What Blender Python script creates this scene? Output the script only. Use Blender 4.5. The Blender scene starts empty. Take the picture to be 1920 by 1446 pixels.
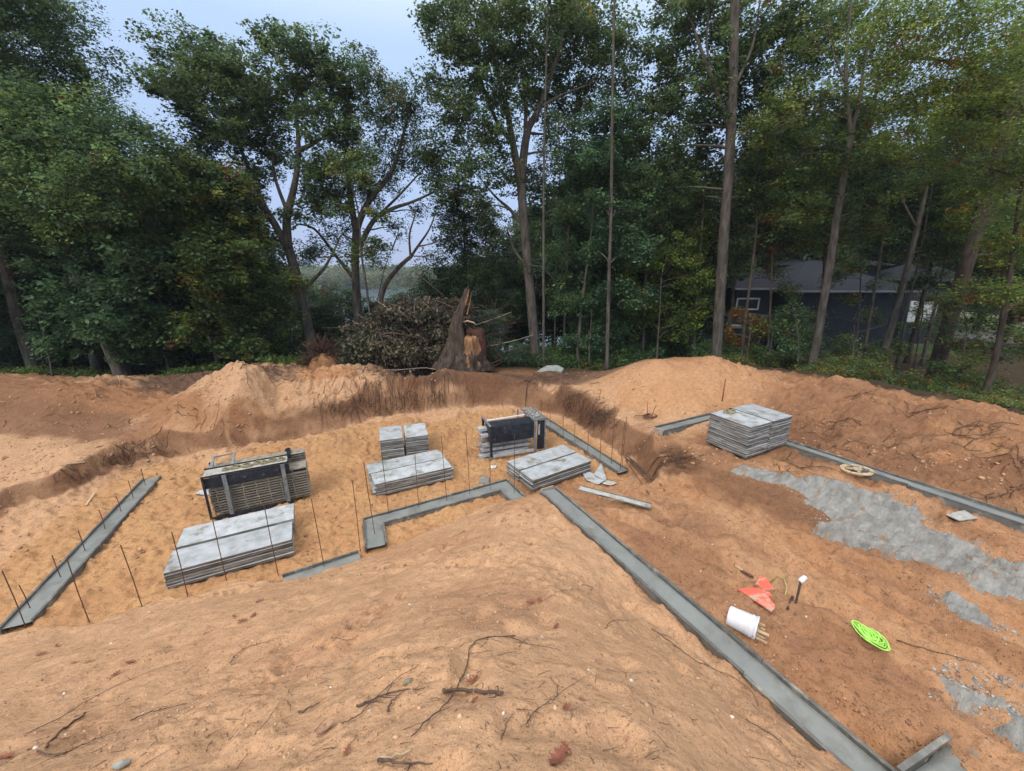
import bpy, math, random
import numpy as np
from mathutils import Vector, Matrix

random.seed(7)
scene = bpy.context.scene
COL = scene.collection
R = math.radians
# ------------------------------------------------------------------ camera
CAMZ = 6.7; PITCH = R(16.5); FPX = 750.0; CX, CY = 960.0, 723.0
cam_data = bpy.data.cameras.new('camera'); cam = bpy.data.objects.new('camera', cam_data)
COL.objects.link(cam); scene.camera = cam
cam.location = (0, 0, CAMZ); cam.rotation_euler = (R(90) - PITCH, 0, 0)
cam_data.sensor_fit = 'HORIZONTAL'; cam_data.sensor_width = 36.0; cam_data.lens = 36.0 * FPX / 1920.0
cam_data.clip_start = 0.05; cam_data.clip_end = 6000

def ray(px, py):
    x = (px - CX) / FPX; z = -(py - CY) / FPX
    c, s = math.cos(PITCH), math.sin(PITCH)
    return (x, c + s * z, -s + c * z)
def gp(px, py, z=0.0):
    """measured point: where the sight line of a photo pixel meets height z"""
    r = ray(px, py); t = (z - CAMZ) / r[2]
    return Vector((r[0] * t, r[1] * t, z))
def at(px, py, Y):
    r = ray(px, py); t = Y / r[1]
    return Vector((r[0] * t, Y, CAMZ + r[2] * t))

# ------------------------------------------------------------------ noise
def _hash(ix, iy, iz, seed):
    h = (ix * 374761393 + iy * 668265263 + iz * 2147483647 + seed * 1274126177) & 0xFFFFFFFF
    h = ((h ^ (h >> 13)) * 1274126177) & 0xFFFFFFFF
    return ((h ^ (h >> 16)) & 0xFFFF) / 65535.0
def vnoise(x, y, seed=0, z=None):
    x = np.asarray(x, float); y = np.asarray(y, float)
    z = np.zeros_like(x) if z is None else np.asarray(z, float)
    ix, iy, iz = np.floor(x).astype(np.int64), np.floor(y).astype(np.int64), np.floor(z).astype(np.int64)
    fx, fy, fz = x - ix, y - iy, z - iz
    fx = fx*fx*(3-2*fx); fy = fy*fy*(3-2*fy); fz = fz*fz*(3-2*fz)
    def lay(k):
        a = _hash(ix, iy, iz+k, seed); b = _hash(ix+1, iy, iz+k, seed)
        c = _hash(ix, iy+1, iz+k, seed); d = _hash(ix+1, iy+1, iz+k, seed)
        return (a*(1-fx)+b*fx)*(1-fy) + (c*(1-fx)+d*fx)*fy
    if not np.any(z): return lay(0)*2-1
    return (lay(0)*(1-fz)+lay(1)*fz)*2-1
def fbm(x, y, seed=0, octv=4, gain=0.5):
    s = np.zeros_like(np.asarray(x, float)); a = 1.0; f = 1.0; tot = 0
    for k in range(octv):
        s += a * vnoise(x*f + 13.7*k, y*f - 7.1*k, seed+k); tot += a; a *= gain; f *= 2.03
    return s / tot
def worley(x, y, seed=0):
    ix, iy = np.floor(x).astype(np.int64), np.floor(y).astype(np.int64); d = np.full(np.shape(x), 9.0); h = np.zeros(np.shape(x))
    for a in (-1, 0, 1):
        for b in (-1, 0, 1):
            px = ix+a+_hash(ix+a, iy+b, 0*ix, seed); py = iy+b+_hash(ix+a, iy+b, 0*ix, seed+5); q = np.hypot(px-x, py-y)
            m = q < d; h = np.where(m, _hash(ix+a, iy+b, 0*ix, seed+9), h); d = np.minimum(d, q)
    return d, h
def clods(x, y, cell, seed=0, thr=.35):
    """rounded lumps of uneven size with sharp creases between them"""
    xw = x + cell*.8*vnoise(x/cell*.7, y/cell*.7, seed+1); yw = y + cell*.8*vnoise(x/cell*.7, y/cell*.7, seed+2)
    d, h = worley(xw/cell, yw/cell, seed); return np.sqrt(np.clip(1-(d/.85)**2, 0, 1))*(.25+.75*h)*(h > thr)
def sstep(a, b, x):
    t = np.clip((x - a) / (b - a), 0, 1); return t*t*(3-2*t)

# ------------------------------------------------------------------ terrain
TOPC = []   # (x, y, z) control points of the undug surface
def P(px, py, z): v = gp(px, py, z); TOPC.append((v.x, v.y, z))
def W(x, y, z): TOPC.append((x, y, z))
# camera mound
for q in [(0,1446,3.0),(300,1446,3.5),(600,1446,3.9),(960,1446,4.1),(1250,1446,3.75),(1430,1446,2.9),(1570,1446,1.62),
          (0,1300,1.6),(300,1290,2.0),(600,1260,2.75),(870,1230,3.35),(1080,1230,3.1),(1250,1250,2.7),(1400,1330,2.0),
          (150,1220,0.9),(450,1160,1.3),(700,1120,1.75),(880,1110,2.35),(1050,1110,2.35),(1180,1180,1.9),
          (860,1010,1.0),(1000,1000,1.45),(1080,1040,1.62),(940,1050,1.75),(760,1060,1.0),
          (0,1183,0.1),(160,1172,0.1),(300,1132,0.1),(450,1096,0.1),(560,1080,0.05),(690,1036,0.1),(850,982,0.2),(930,950,0.35),(985,930,0.7),
          (1015,925,1.25),(1050,975,1.3),(1190,1100,1.3),(1400,1290,1.3),(1520,1390,1.3)]: P(*q)
for q in [(0,0,4.7),(0,-3,4.7),(-4,-1,4.0),(-9,0,2.6),(-14,1,1.2),(5,-1,3.4),(9,0,1.9),(0,-9,3.5),(-12,-8,2.5),(12,-8,1.8),(-20,-5,1.0),(20,-6,1.8),(-16,6,0.6)]: W(*q)
# garage level
for q in [(1080,905,0.55),(1140,905,0.85),(1200,920,1.15),(1260,900,1.2),(1255,862,1.1),(1240,828,1.05),(1300,800,1.35),(1330,850,1.35),(1400,880,1.35),(1500,860,1.35),
          (1130,960,1.2),(1300,960,1.35),(1450,960,1.4),(1600,930,1.35),(1750,950,1.35),(1900,1010,1.35),(1250,1050,1.3),(1400,1070,1.45),
          (1600,1080,1.5),(1800,1120,1.5),(1380,1190,1.35),(1500,1200,1.5),(1700,1250,1.6),(1900,1250,1.6),(1550,1330,1.4),(1700,1400,1.45),(1900,1420,1.6)]: P(*q)
# near right of the back corner, sand berm right
for q in [(1010,708,1.4),(1060,716,1.35),(1090,745,1.15),(1135,770,0.95),(1172,788,.98),(1205,795,1.05),(1150,740,1.5),(1220,760,1.45),
          (1130,703,1.8),(1180,686,2.3),(1228,678,2.75),(1275,686,2.55),(1330,675,2.8),(1385,690,2.5),(1425,706,2.2),(1540,706,2.45),(1600,722,2.4),
          (1650,737,2.35),(1700,752,2.15),(1740,758,2.2),(1800,752,2.55),(1850,762,2.5),(1910,786,2.35),(1990,830,2.4),
          (1250,730,2.0),(1330,730,1.95),(1360,760,1.55),(1500,760,1.75),(1620,790,1.9),(1750,810,1.95),(1880,850,2.0),(1600,850,1.55),(1750,900,1.5),(1890,930,1.55),
          (1520,805,1.5)]: P(*q)
# behind berm right
for q in [(12,23,1.15),(16,21,1.0),(22,18,0.9),(24,12,0.9),(22,5,1.2),(17,9,1.9),(9,22,1.2),(6,21,1.3)]: W(*q)
# back plateau
for q in [(1000,700,1.4),(930,700,1.4),(930,685,1.3),(1000,712,1.4),(830,715,1.45),(830,704,1.75),(740,702,2.0),(640,705,2.1),(600,716,1.9),(550,712,2.05),(500,702,2.3),(465,697,2.6),(430,716,2.3),
          (390,725,2.1),(360,737,1.9),(320,765,1.5),(290,785,1.15),(420,760,1.6),(520,740,1.5),(650,735,1.5),(600,755,1.2),(400,790,1.0),(480,780,1.05),(300,808,0.85),(200,845,0.75),
          (100,880,0.7),(0,905,0.65),(0,840,0.75),(150,820,0.85),(-150,900,0.6),
          (100,710,2.0),(0,712,2.0),(170,713,1.95),(240,735,1.6),(330,735,1.35),(100,745,1.75),(0,760,1.5),(150,780,1.15),(250,760,1.25),(0,800,0.95),(-200,720,2.0)]: P(*q)
for q in [(0,21,1.35),(-5,22,1.2),(-10,21.5,1.6),(-13,20.5,1.9),(-16,21,0.9),(-22,21,0.8),(-26,14,1.0),(-22,8,0.7)]: W(*q)
P(430,694,1.9); P(350,703,1.8); P(560,703,1.8)
TOPC = np.array(TOPC)
_S = 8.0
def _U(r2): return np.where(r2 > 1e-12, 0.5 * r2 * np.log(np.maximum(r2, 1e-12)), 0.0)
def _fit(C, lam):
    X = C[:, :2] / _S; n = len(C)
    K = _U(((X[:, None] - X[None]) ** 2).sum(-1)) + lam * np.eye(n)
    Pm = np.hstack([np.ones((n, 1)), X]); A = np.zeros((n+3, n+3))
    A[:n, :n] = K; A[:n, n:] = Pm; A[n:, :n] = Pm.T
    return np.linalg.solve(A, np.concatenate([C[:, 2], np.zeros(3)])), X
_tw, _tx = _fit(TOPC, 0.00012)
def tps(x, y):
    q = np.stack([x, y], -1) / _S; out = np.empty(len(q))
    for i in range(0, len(q), 20000):
        s = q[i:i+20000]
        out[i:i+20000] = _U(((s[:, None] - _tx[None]) ** 2).sum(-1)) @ _tw[:-3] + _tw[-3] + s @ _tw[-2:]
    return out
def poly_dist(x, y, poly, closed=True):
    poly = np.asarray(poly, float); d = np.full(len(x), 1e9)
    n = len(poly)
    for i in range(n if closed else n-1):
        a, b = poly[i], poly[(i+1) % n]; ab = b - a
        t = np.clip(((x-a[0])*ab[0] + (y-a[1])*ab[1]) / max(ab @ ab, 1e-9), 0, 1)
        d = np.minimum(d, np.hypot(x-a[0]-t*ab[0], y-a[1]-t*ab[1]))
    return d
def inside(x, y, poly):
    poly = np.asarray(poly, float); r = np.zeros(len(x), bool); n = len(poly); j = n-1
    for i in range(n):
        xi, yi = poly[i]; xj, yj = poly[j]
        if yi != yj: r ^= ((yi > y) != (yj > y)) & (x < (xj-xi)*(y-yi)/(yj-yi) + xi)
        j = i
    return r
def xy(*a): v = gp(*a); return (v.x, v.y)
FLOORZ = -0.07
FOOT = [xy(-260,1195), xy(0,1187), xy(160,1176), xy(300,1136), xy(450,1098), xy(560,1082), xy(695,1040), xy(740,1024), xy(850,984), xy(930,952), xy(980,934),
        xy(1010,915), xy(1075,902), xy(1140,898), xy(1184,888), xy(1182,872), xy(1130,837), xy(1075,805), xy(1040,787), xy(1010,778), xy(960,778), xy(900,783),
        xy(850,794), xy(790,796), xy(700,808), xy(600,832), xy(480,848), xy(400,872), xy(300,872), xy(240,886), xy(150,950), xy(60,1030), xy(-60,1110), xy(-260,1150)]
TOPE = [xy(-260,1198), xy(0,1192), xy(160,1180), xy(300,1140), xy(450,1103), xy(560,1087), xy(695,1045), xy(740,1030), xy(850,990), xy(930,958), xy(985,945,.6),
        xy(1035,930,1.2), xy(1060,952,1.25), xy(1130,955,1.2), xy(1230,905,1.2), xy(1250,870,1.15), xy(1215,822,.85), xy(1165,792,.9), xy(1130,772,.9), xy(1085,742,1.05), xy(1035,720,1.3), xy(1005,716,1.33),
        xy(920,718,1.33), xy(835,722,1.35), xy(700,737,1.3), xy(600,757,1.15), xy(480,783,1.0), xy(400,792,1.0), xy(300,808,.82), xy(190,845,.72), xy(95,888,.68), xy(0,912,.62), xy(-120,980,.5), xy(-400,1100,.4)]

BOARD = 0.05
# footings: (name key, centre line pts, width, top z, strip from/to trimmed)
def cl(e1a, e1b, e2a, e2b, z):
    a, b, c, d = gp(*e1a, z), gp(*e1b, z), gp(*e2a, z), gp(*e2b, z)
    return ((a + c) / 2, (b + d) / 2)
L_A = gp(30,1172,0.0); L_B = gp(286,895,0.0)
JZ = 0.0
J0 = gp(705,1024,0.0); J1 = gp(700,978,0.0); J2 = gp(944,910,0.0); J3 = gp(972,938,0.0)
F0 = gp(530,1094,0.0); F1 = gp(676,1046,0.0)
R0 = gp(1008,781,0.0); R1 = gp(1168,884,0.0)
D0 = gp(1027,918,1.3); D1 = gp(1631,1446,1.3)
G0 = gp(1470,829,1.4); G1 = gp(2100,1037,1.4)
B0 = gp(1236,806,1.4); B1 = gp(1345,779,1.4)
# straighten to the building's two directions
STRIPS = [((L_A, L_B), .42, 0.0), ((J0, J1, J2, J3), .44, 0.0), ((F0+Vector((-.05,.12,0)), F1+Vector((-.05,.12,0))), .16, 0.0), ((R0, R1), .42, 0.0),
          ((D0, D0 + (D1 - D0) * 1.25), .38, 1.3), ((G0, G1), .38, 1.4), ((B0, B1), .38, 1.4)]
TRK = [(gp(1180,880,.9), gp(1330,930,1.3), gp(1560,1010,1.4), gp(1960,1180,1.5)), (gp(1500,900,1.4), gp(1640,960,1.4), gp(1960,1110,1.5)),
       (gp(1420,1000,1.4), gp(1640,1110,1.5), gp(1960,1290,1.6)), (gp(1150,960,1.3), gp(1330,1040,1.4), gp(1560,1150,1.5), gp(1900,1330,1.6))]
ROUGH = [[tuple(gp(*q)[:2]) for q in l_] for l_ in ([(430,1330,1.8),(520,1275,2.2),(620,1205,2.3),(745,1115,2.0)], [(30,1410,2.9),(110,1375,2.7),(210,1330,2.4)], [(690,1062,.7),(780,1040,1.1),(850,1010,1.0)], [(370,1112,.4),(470,1095,.3)], [(1000,955,1.2),(1060,1000,1.5)], [(1240,1215,2.2),(1330,1290,2.1),(1420,1370,2.0)])]
def zfar(x, y):
    right = 0.9 - 0.9 * sstep(22, 33, y)
    r = np.hypot(x, y)
    left = 1.0 - 8.4 * sstep(24, 60, r)
    left = left + 14.0 * sstep(255, 420, y) + 6*sstep(-300,-700,x)*sstep(50,200,np.abs(x))
    w = sstep(4, 16, x - 0.12 * (y - 25))
    z = left * (1 - w) + right * w
    beh = sstep(-4, -14, y)
    return z * (1 - beh) + 1.5 * beh
def height(x, y, detail=True, parts=False):
    x = np.atleast_1d(np.asarray(x, float)); y = np.atleast_1d(np.asarray(y, float))
    sh = x.shape; x = x.ravel(); y = y.ravel()
    near = (np.abs(x) < 34) & (y > -16) & (y < 34)
    zt = np.zeros(len(x)); zf = zfar(x, y)
    if near.any(): zt[near] = np.clip(tps(x[near], y[near]), -0.5, 5.2)
    w = np.maximum.reduce([sstep(20.5, 26, y), sstep(23, 32, np.abs(x)), sstep(-8, -14, y)])
    zt = zt * (1 - w) + zf * w
    ws_ = 1 - .85*sstep(14.5, 16.5, y); wx = x + 0.16*vnoise(x*1.1, y*1.1, 5) + ws_*.04*vnoise(x*3, y*3, 6); wy = y + 0.16*vnoise(x*1.1, y*1.1, 9) + ws_*.04*vnoise(x*3, y*3, 8)
    inF = inside(wx, wy, FOOT); inT = inside(wx, wy, TOPE) | inF
    dF = poly_dist(wx, wy, FOOT); dT = poly_dist(wx, wy, TOPE)
    m = np.where(inF, 0.0, np.where(inT, dF / np.maximum(dF + dT, 1e-6), 1.0))
    steep = sstep(12.5, 15.5, y)
    a_l = .48 - .13*steep; c_l = .80 - .22*steep + .10*fbm(x*1.3, y*1.3, 58, 3)
    w_l = np.clip((.40 + .12*steep)/np.maximum(dF + dT, .05), .15, .9); c_l = np.minimum(c_l, 1 - w_l)
    prof = a_l * m**1.3 + (1-a_l) * sstep(c_l, c_l + w_l, m)
    lipm = sstep(c_l-.10, c_l+.02, m) * (1-sstep(c_l+w_l*.85, c_l+w_l*1.1, m)) * (m < .999)
    if detail:
        lump = 0.12*fbm(x*0.55, y*0.55, 21, 3) * sstep(0, 1, m + .1)
        crater = sstep(8, 3, np.hypot(x, y-2))            # smooth mound sand
        rough = fbm(x*1.7, y*1.7, 31, 4)
        zt = zt + lump*(1-.6*crater) + (0.07*(1-.65*crater)*rough) * (1-w*0.5)
        far_berm = sstep(14.5, 17, y) * sstep(-2, -5, x) * (1-w)
        zt = zt + far_berm * (-.06 + 0.16 * np.abs(fbm(x*2.6, y*2.6, 41, 3)) * 2 + .05*vnoise(x*6.5, y*6.5, 43))
        rb_ = sstep(8, 9.5, x) * (1-w); zt = zt + rb_ * (-.06 + 0.24*fbm(x*1.1, y*1.1, 44, 4) + .16*np.abs(fbm(x*2.4, y*2.4, 45, 3)) + .05*vnoise(x*6, y*6, 46))
    fl = np.full(len(x), FLOORZ)
    if detail:
        r1 = fbm(x*2.6 + 0.4*vnoise(y*2, x*2, 3), y*2.9, 51, 3)
        rd = 1 - np.abs(fbm(x*1.9 + .5*vnoise(x, y, 57), y*3.2, 56, 3))*2
        fl = fl + 0.07*np.sign(r1)*np.abs(r1)**0.8 + 0.05*rd - .02 + 0.035*vnoise(x*7.5, y*8.5, 55)
        bench = sstep(0.9, 0.35, np.abs(poly_dist(x, y, [xy(860,800), xy(1000,792,.1)], False)))*0
        bl = sstep(1.3, 0.2, poly_dist(x, y, [xy(470,862), xy(600,838), xy(700,812), xy(760,805)], False)) * 0.38
        bl2 = sstep(1.0, 0.2, poly_dist(x, y, [xy(815,815), xy(870,790), xy(950,775)], False)) * 0.25
        fl = fl + bl + bl2
    z = fl * (1 - prof) + zt * prof
    # ravelled bank: vertical rills and clods
    if detail:
        bank = np.clip(4*m*(1-m), 0, 1)
        z = z + bank * ws_ * (0.20*fbm(x*1.7, y*1.7, 61, 4) + 0.05*vnoise(x*6, y*6, 63)) + bank*(1-ws_)*.1*fbm(x*1.2, y*1.2, 64, 2)
        gar = sstep(1.5, 2.5, x) * sstep(13, 11.5, y) * (m >= .999)
        z = z + gar * (0.07*fbm((x*.83+y*.55)*3.4, (y*.83-x*.55)*1.3, 71, 4) + 0.02*vnoise(x*8, y*8, 72) + .018*vnoise((x*.83+y*.55)*8, (y*.83-x*.55)*3, 73))
        for k, tr in enumerate(TRK):
            d = poly_dist(x, y, [(p.x, p.y) for p in tr], False)
            z = z - (.13 if k < 2 else .09)*np.exp(-(d/0.16)**2) + 0.07*np.exp(-((d-.30)/0.10)**2)
            z = z + 0.022*np.exp(-(d/0.2)**2) * np.sin((x*0.86 - y*0.5)*26)
        hol = fbm(x*1.15+3, y*1.15-2, 83, 3); foot_ = np.clip(vnoise(x*2.7, y*2.7, 84)-.35, 0, 1)
        z = z + 0.012*vnoise(x*7.3, y*7.3, 81)*(1-w) + crater*(m >= .999)*(0.10*hol - .20*foot_ + .05*np.clip(vnoise(x*2.1+5, y*2.1, 85)-.3, 0, 1))*(1-w)
        ok_ = (1-w)
        pit_ = 1 - sstep(.1, .5, m)
        z = z + ok_*pit_*(.055*clods(x, y*1.3, .21, 700, .3) + .025*clods(x, y, .09, 701, .4) - .03)
        lb_ = np.clip(far_berm + rb_, 0, 1)*sstep(.9, 1, m); z = z + ok_*lb_*(-.13 + .075*clods(x, y, .24, 702, .45) + .04*clods(x, y, .11, 703, .45))
        z = z + ok_*gar*(.045*clods(x*.83+y*.55, (y*.83-x*.55)*.6, .14, 704, .55) + .018*clods(x, y, .08, 705, .5))
        pat = sstep(-.1, .3, fbm(x*.8, y*.8, 707, 3)); z = z + ok_*crater*(m >= .999)*(1-gar)*pat*(.045*clods(x, y, .11, 706, .66))
    if detail:
        for pl_ in ROUGH:
            d = poly_dist(x, y, pl_, False) + .18*fbm(x*2, y*2, 720, 3); q_ = 1 - sstep(.08, .34, d)
            z = z + q_*(.10*clods(x, y, .16, 721, .25) + .03*vnoise(x*5, y*5, 722) - .055)
    for (pts, wd, zz) in STRIPS:
        d = poly_dist(x, y, [(p.x, p.y) for p in pts], False); dd = np.maximum(0, d - wd/2 - 0.05)
        jag = .03 + 0.10*vnoise(x*3.1, y*3.1, 91) + .03*vnoise(x*8, y*8, 92)
        z = np.where(d < wd/2 + 0.03, zz - 0.16, np.clip(z, zz - 0.13 - 2.2*dd, zz - 0.03 + jag + 1.3*dd))
    if parts: return z.reshape(sh), m.reshape(sh), w.reshape(sh), lipm.reshape(sh)
    return z.reshape(sh)
def hz(x, y): return float(height([x], [y])[0])
def gnd(px, py):
    """measured point on the built ground under a photo pixel"""
    r = ray(px, py); rr = np.array(r)
    ts = np.linspace(1.2, 60, 900) if r[2] < 0 else np.linspace(1.2, 60, 900)
    pts = rr[None] * ts[:, None]
    zz = hgrid(pts[:, 0], pts[:, 1]); below = (CAMZ + pts[:, 2]) <= zz
    if not below.any(): return at(px, py, 22)
    i = int(np.argmax(below))
    if i == 0: t = ts[0]
    else:
        t0, t1 = ts[i-1], ts[i]; f0 = CAMZ + pts[i-1, 2] - zz[i-1]; f1 = CAMZ + pts[i, 2] - zz[i]
        t = t0 + (t1 - t0) * f0 / (f0 - f1)
    q = rr * t
    return Vector((q[0], q[1], hz(q[0], q[1])))

# ------------------------------------------------------------------ objects / tagging
def tag(o, label=None, cat=None, group=None, kind=None):
    if label: o['label'] = label
    if cat: o['category'] = cat
    if group: o['group'] = group
    if kind: o['kind'] = kind
    return o
def thing(name, label, cat, loc, rz=0.0, group=None):
    o = bpy.data.objects.new(name, None); COL.objects.link(o)
    o.location = loc; o.rotation_euler = (0, 0, rz); o.empty_display_size = 0.2
    return tag(o, label, cat, group)
class MB:
    def __init__(s): s.v = []; s.f = []
    def add(s, vs, fs):
        n = len(s.v); s.v += [tuple(v) for v in vs]; s.f += [tuple(i + n for i in f) for f in fs]; return s
    def box(s, c, d, rz=0.0, M=None):
        hx, hy, hz_ = d[0]/2, d[1]/2, d[2]/2; ca, sa = math.cos(rz), math.sin(rz); vs = []
        for z in (-hz_, hz_):
            for x, y in ((-hx,-hy),(hx,-hy),(hx,hy),(-hx,hy)):
                v = Vector((c[0]+x*ca-y*sa, c[1]+x*sa+y*ca, c[2]+z)); vs.append(M @ v if M else v)
        return s.add(vs, [(0,3,2,1),(4,5,6,7),(0,1,5,4),(1,2,6,5),(2,3,7,6),(3,0,4,7)])
    def beam(s, a, b, w, h, up=Vector((0,0,1))):
        a = Vector(a); b = Vector(b); t = (b-a).normalized(); sd = t.cross(up)
        if sd.length < 1e-4: sd = Vector((1,0,0))
        sd.normalize(); u = sd.cross(t); vs = []
        for p in (a, b):
            for i, j in ((-1,-1),(1,-1),(1,1),(-1,1)): vs.append(p + sd*i*w/2 + u*j*h/2)
        return s.add(vs, [(0,1,2,3),(7,6,5,4),(0,4,5,1),(1,5,6,2),(2,6,7,3),(3,7,4,0)])
    def tube(s, pts, rad, n=6, cap=True, jit=0.0):
        pts = [Vector(p) for p in pts]; m = len(pts)
        if not hasattr(rad, '__len__'): rad = [rad]*m
        ref = Vector((0.13, 0.31, 0.94)); vs = []; prev = None
        for i, p in enumerate(pts):
            t = (pts[min(i+1, m-1)] - pts[max(i-1, 0)])
            t = t.normalized() if t.length > 1e-9 else Vector((0,0,1))
            if prev is None:
                u = t.cross(ref)
                if u.length < 0.05: u = t.cross(Vector((1,0,0)))
            else: u = prev - t*prev.dot(t)
            u.normalize(); prev = u; w = t.cross(u)
            for k in range(n):
                a = 2*math.pi*k/n; rr = rad[i]*(1+jit*random.uniform(-1,1)); vs.append(p + (u*math.cos(a)+w*math.sin(a))*rr)
        fs = [(i*n+k, i*n+(k+1)%n, (i+1)*n+(k+1)%n, (i+1)*n+k) for i in range(m-1) for k in range(n)]
        if cap: fs += [tuple(range(n-1,-1,-1)), tuple((m-1)*n+k for k in range(n))]
        return s.add(vs, fs)
    def build(s, name, mat, parent=None, smooth=False, origin=None):
        me = bpy.data.meshes.new(name)
        if parent is not None and origin is None: inv = parent_inv(parent)
        else: inv = Matrix.Translation(-Vector(origin)) if origin is not None else Matrix.Identity(4)
        me.from_pydata([inv @ Vector(v) for v in s.v], [], s.f); me.update()
        if smooth: me.polygons.foreach_set('use_smooth', [True]*len(me.polygons))
        me.materials.append(mat); o = bpy.data.objects.new(name, me); COL.objects.link(o)
        if parent is not None: o.parent = parent
        elif origin is not None: o.location = origin
        return o
def parent_inv(p):
    M = Matrix.Identity(4); q = p
    while q is not None:
        M = Matrix.Translation(q.location) @ q.rotation_euler.to_matrix().to_4x4() @ M; q = q.parent
    return M.inverted()
def cen(s):  # base point of a builder
    a = np.array([tuple(v) for v in s.v]); return Vector(((a[:,0].min()+a[:,0].max())/2, (a[:,1].min()+a[:,1].max())/2, a[:,2].min()))
def local_build(s, name, mat, parent, smooth=False):
    return s.build(name, mat, parent, smooth, origin=(0,0,0))
def bevel(o, w=0.004, seg=1):
    m = o.modifiers.new('bevel', 'BEVEL'); m.width = w; m.segments = seg; m.limit_method = 'ANGLE'; return o

# ------------------------------------------------------------------ materials
def mat(name, c1, c2=None, scale=8.0, rough=0.85, metal=0.0, bump=0.0, bscale=None, contrast=(0.35, 0.65), c3=None, scale3=2.0, thr3=(0.55,0.7), rnd=0.0, stretch=None, coord='Object', detail=6, rot=None):
    m = bpy.data.materials.new(name); m.use_nodes = True; nt = m.node_tree; N = nt.nodes; L = nt.links
    b = N['Principled BSDF']; b.inputs['Roughness'].default_value = rough; b.inputs['Metallic'].default_value = metal
    b.inputs['Specular IOR Level'].default_value = 0.3
    tc = N.new('ShaderNodeTexCoord'); src = tc.outputs[coord]
    oi = N.new('ShaderNodeObjectInfo')
    ad = N.new('ShaderNodeVectorMath'); ad.operation = 'ADD'; mu = N.new('ShaderNodeMath'); mu.operation = 'MULTIPLY'; mu.inputs[1].default_value = 37.0
    L.new(oi.outputs['Random'], mu.inputs[0]); L.new(src, ad.inputs[0]); L.new(mu.outputs[0], ad.inputs[1]); src = ad.outputs[0]
    if rot is not None:
        m0 = N.new('ShaderNodeMapping'); m0.inputs['Rotation'].default_value = (0, 0, rot); L.new(src, m0.inputs[0]); src = m0.outputs[0]
    if stretch:
        mp = N.new('ShaderNodeMapping'); mp.inputs['Scale'].default_value = stretch; L.new(src, mp.inputs[0]); src = mp.outputs[0]
    col = None
    def noise(sc, det=detail):
        n = N.new('ShaderNodeTexNoise'); n.inputs['Scale'].default_value = sc; n.inputs['Detail'].default_value = det; n.inputs['Roughness'].default_value = .62; L.new(src, n.inputs['Vector']); return n.outputs['Fac']
    def mr(v, a, bb):
        n = N.new('ShaderNodeMapRange'); n.inputs['From Min'].default_value = a; n.inputs['From Max'].default_value = bb; L.new(v, n.inputs['Value']); return n.outputs['Result']
    def mix(f, A, B):
        n = N.new('ShaderNodeMix'); n.data_type = 'RGBA'
        L.new(f, n.inputs['Factor'])
        for s, v in ((6, A), (7, B)):
            if isinstance(v, tuple): n.inputs[s].default_value = (*v, 1)
            else: L.new(v, n.inputs[s])
        return n.outputs[2]
    if c2 is None: b.inputs['Base Color'].default_value = (*c1, 1)
    else:
        col = mix(mr(noise(scale), *contrast), c1, c2)
        if c3 is not None: col = mix(mr(noise(scale3, 5), *thr3), col, c3)
        if rnd:
            h = N.new('ShaderNodeHueSaturation'); vv = mr(oi.outputs['Random'], 0, 1)
            k = N.new('ShaderNodeMapRange'); k.inputs['To Min'].default_value = 1-rnd; k.inputs['To Max'].default_value = 1+rnd; L.new(oi.outputs['Random'], k.inputs['Value'])
            L.new(k.outputs['Result'], h.inputs['Value']); L.new(col, h.inputs['Color']); col = h.outputs['Color']
        L.new(col, b.inputs['Base Color'])
    if bump:
        bp = N.new('ShaderNodeBump'); bp.inputs['Strength'].default_value = 1.0; bp.inputs['Distance'].default_value = bump
        L.new(noise(bscale or scale*2, 8), bp.inputs['Height']); L.new(bp.outputs[0], b.inputs['Normal'])
    return m
M = {}
M['wet_concrete'] = mat('wet_concrete', (.185,.20,.195), (.235,.25,.24), 1.6, .42, 0, .004, 30, c3=(.15,.15,.135), scale3=2.2, thr3=(.5,.7))
M['form_board'] = mat('form_board', (.10,.10,.095), (.20,.20,.185), 5, .8, 0, .004, 30, (.3,.7), c3=(.34,.32,.27), scale3=3.5, stretch=(1,1,1))
M['panel_top'] = mat('panel_top', (.47,.50,.53), (.31,.33,.34), 3.6, .55, .1, .003, 50, (.38,.66), c3=(.21,.20,.165), scale3=2.1, thr3=(.53,.66), rnd=.10)
M['panel_edge'] = mat('panel_edge', (.095,.088,.075), (.27,.26,.235), 7, .8, .05, .004, 40, (.35,.65), c3=(.38,.375,.35), scale3=4, thr3=(.56,.66), rnd=.28, stretch=(.35,.35,2.5))
M['panel_dark'] = mat('panel_dark', (.035,.032,.028), (.08,.072,.06), 9, .85, 0)
M['rack_black'] = mat('rack_black', (.018,.021,.03), (.05,.058,.072), 7, .45, .3, .002, 40, (.4,.75), c3=(.16,.17,.18), scale3=9, thr3=(.62,.72))
M['rack_grey'] = mat('rack_grey', (.13,.145,.16), (.27,.28,.28), 9, .6, .2, .003, 40)
M['tray_dust'] = mat('tray_dust', (.30,.29,.25), (.45,.45,.43), 9, .8, 0, .004, 40, c3=(.17,.16,.14), scale3=5)
M['tie'] = mat('tie', (.36,.31,.18), (.20,.17,.11), 14, .7, .1, .003, 40)
M['rebar'] = mat('rebar', (.09,.048,.034), (.17,.085,.05), 20, .85, .2)
M['wood_pale'] = mat('wood_pale', (.55,.42,.27), (.40,.29,.18), 6, .8, 0, .002, 40, stretch=(1,1,6))
M['wood_grey'] = mat('wood_grey', (.30,.24,.19), (.42,.35,.28), 10, .85, 0, .003, 40)
M['stake_red'] = mat('stake_red', (.36,.10,.05), (.22,.06,.035), 10, .8)
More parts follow.
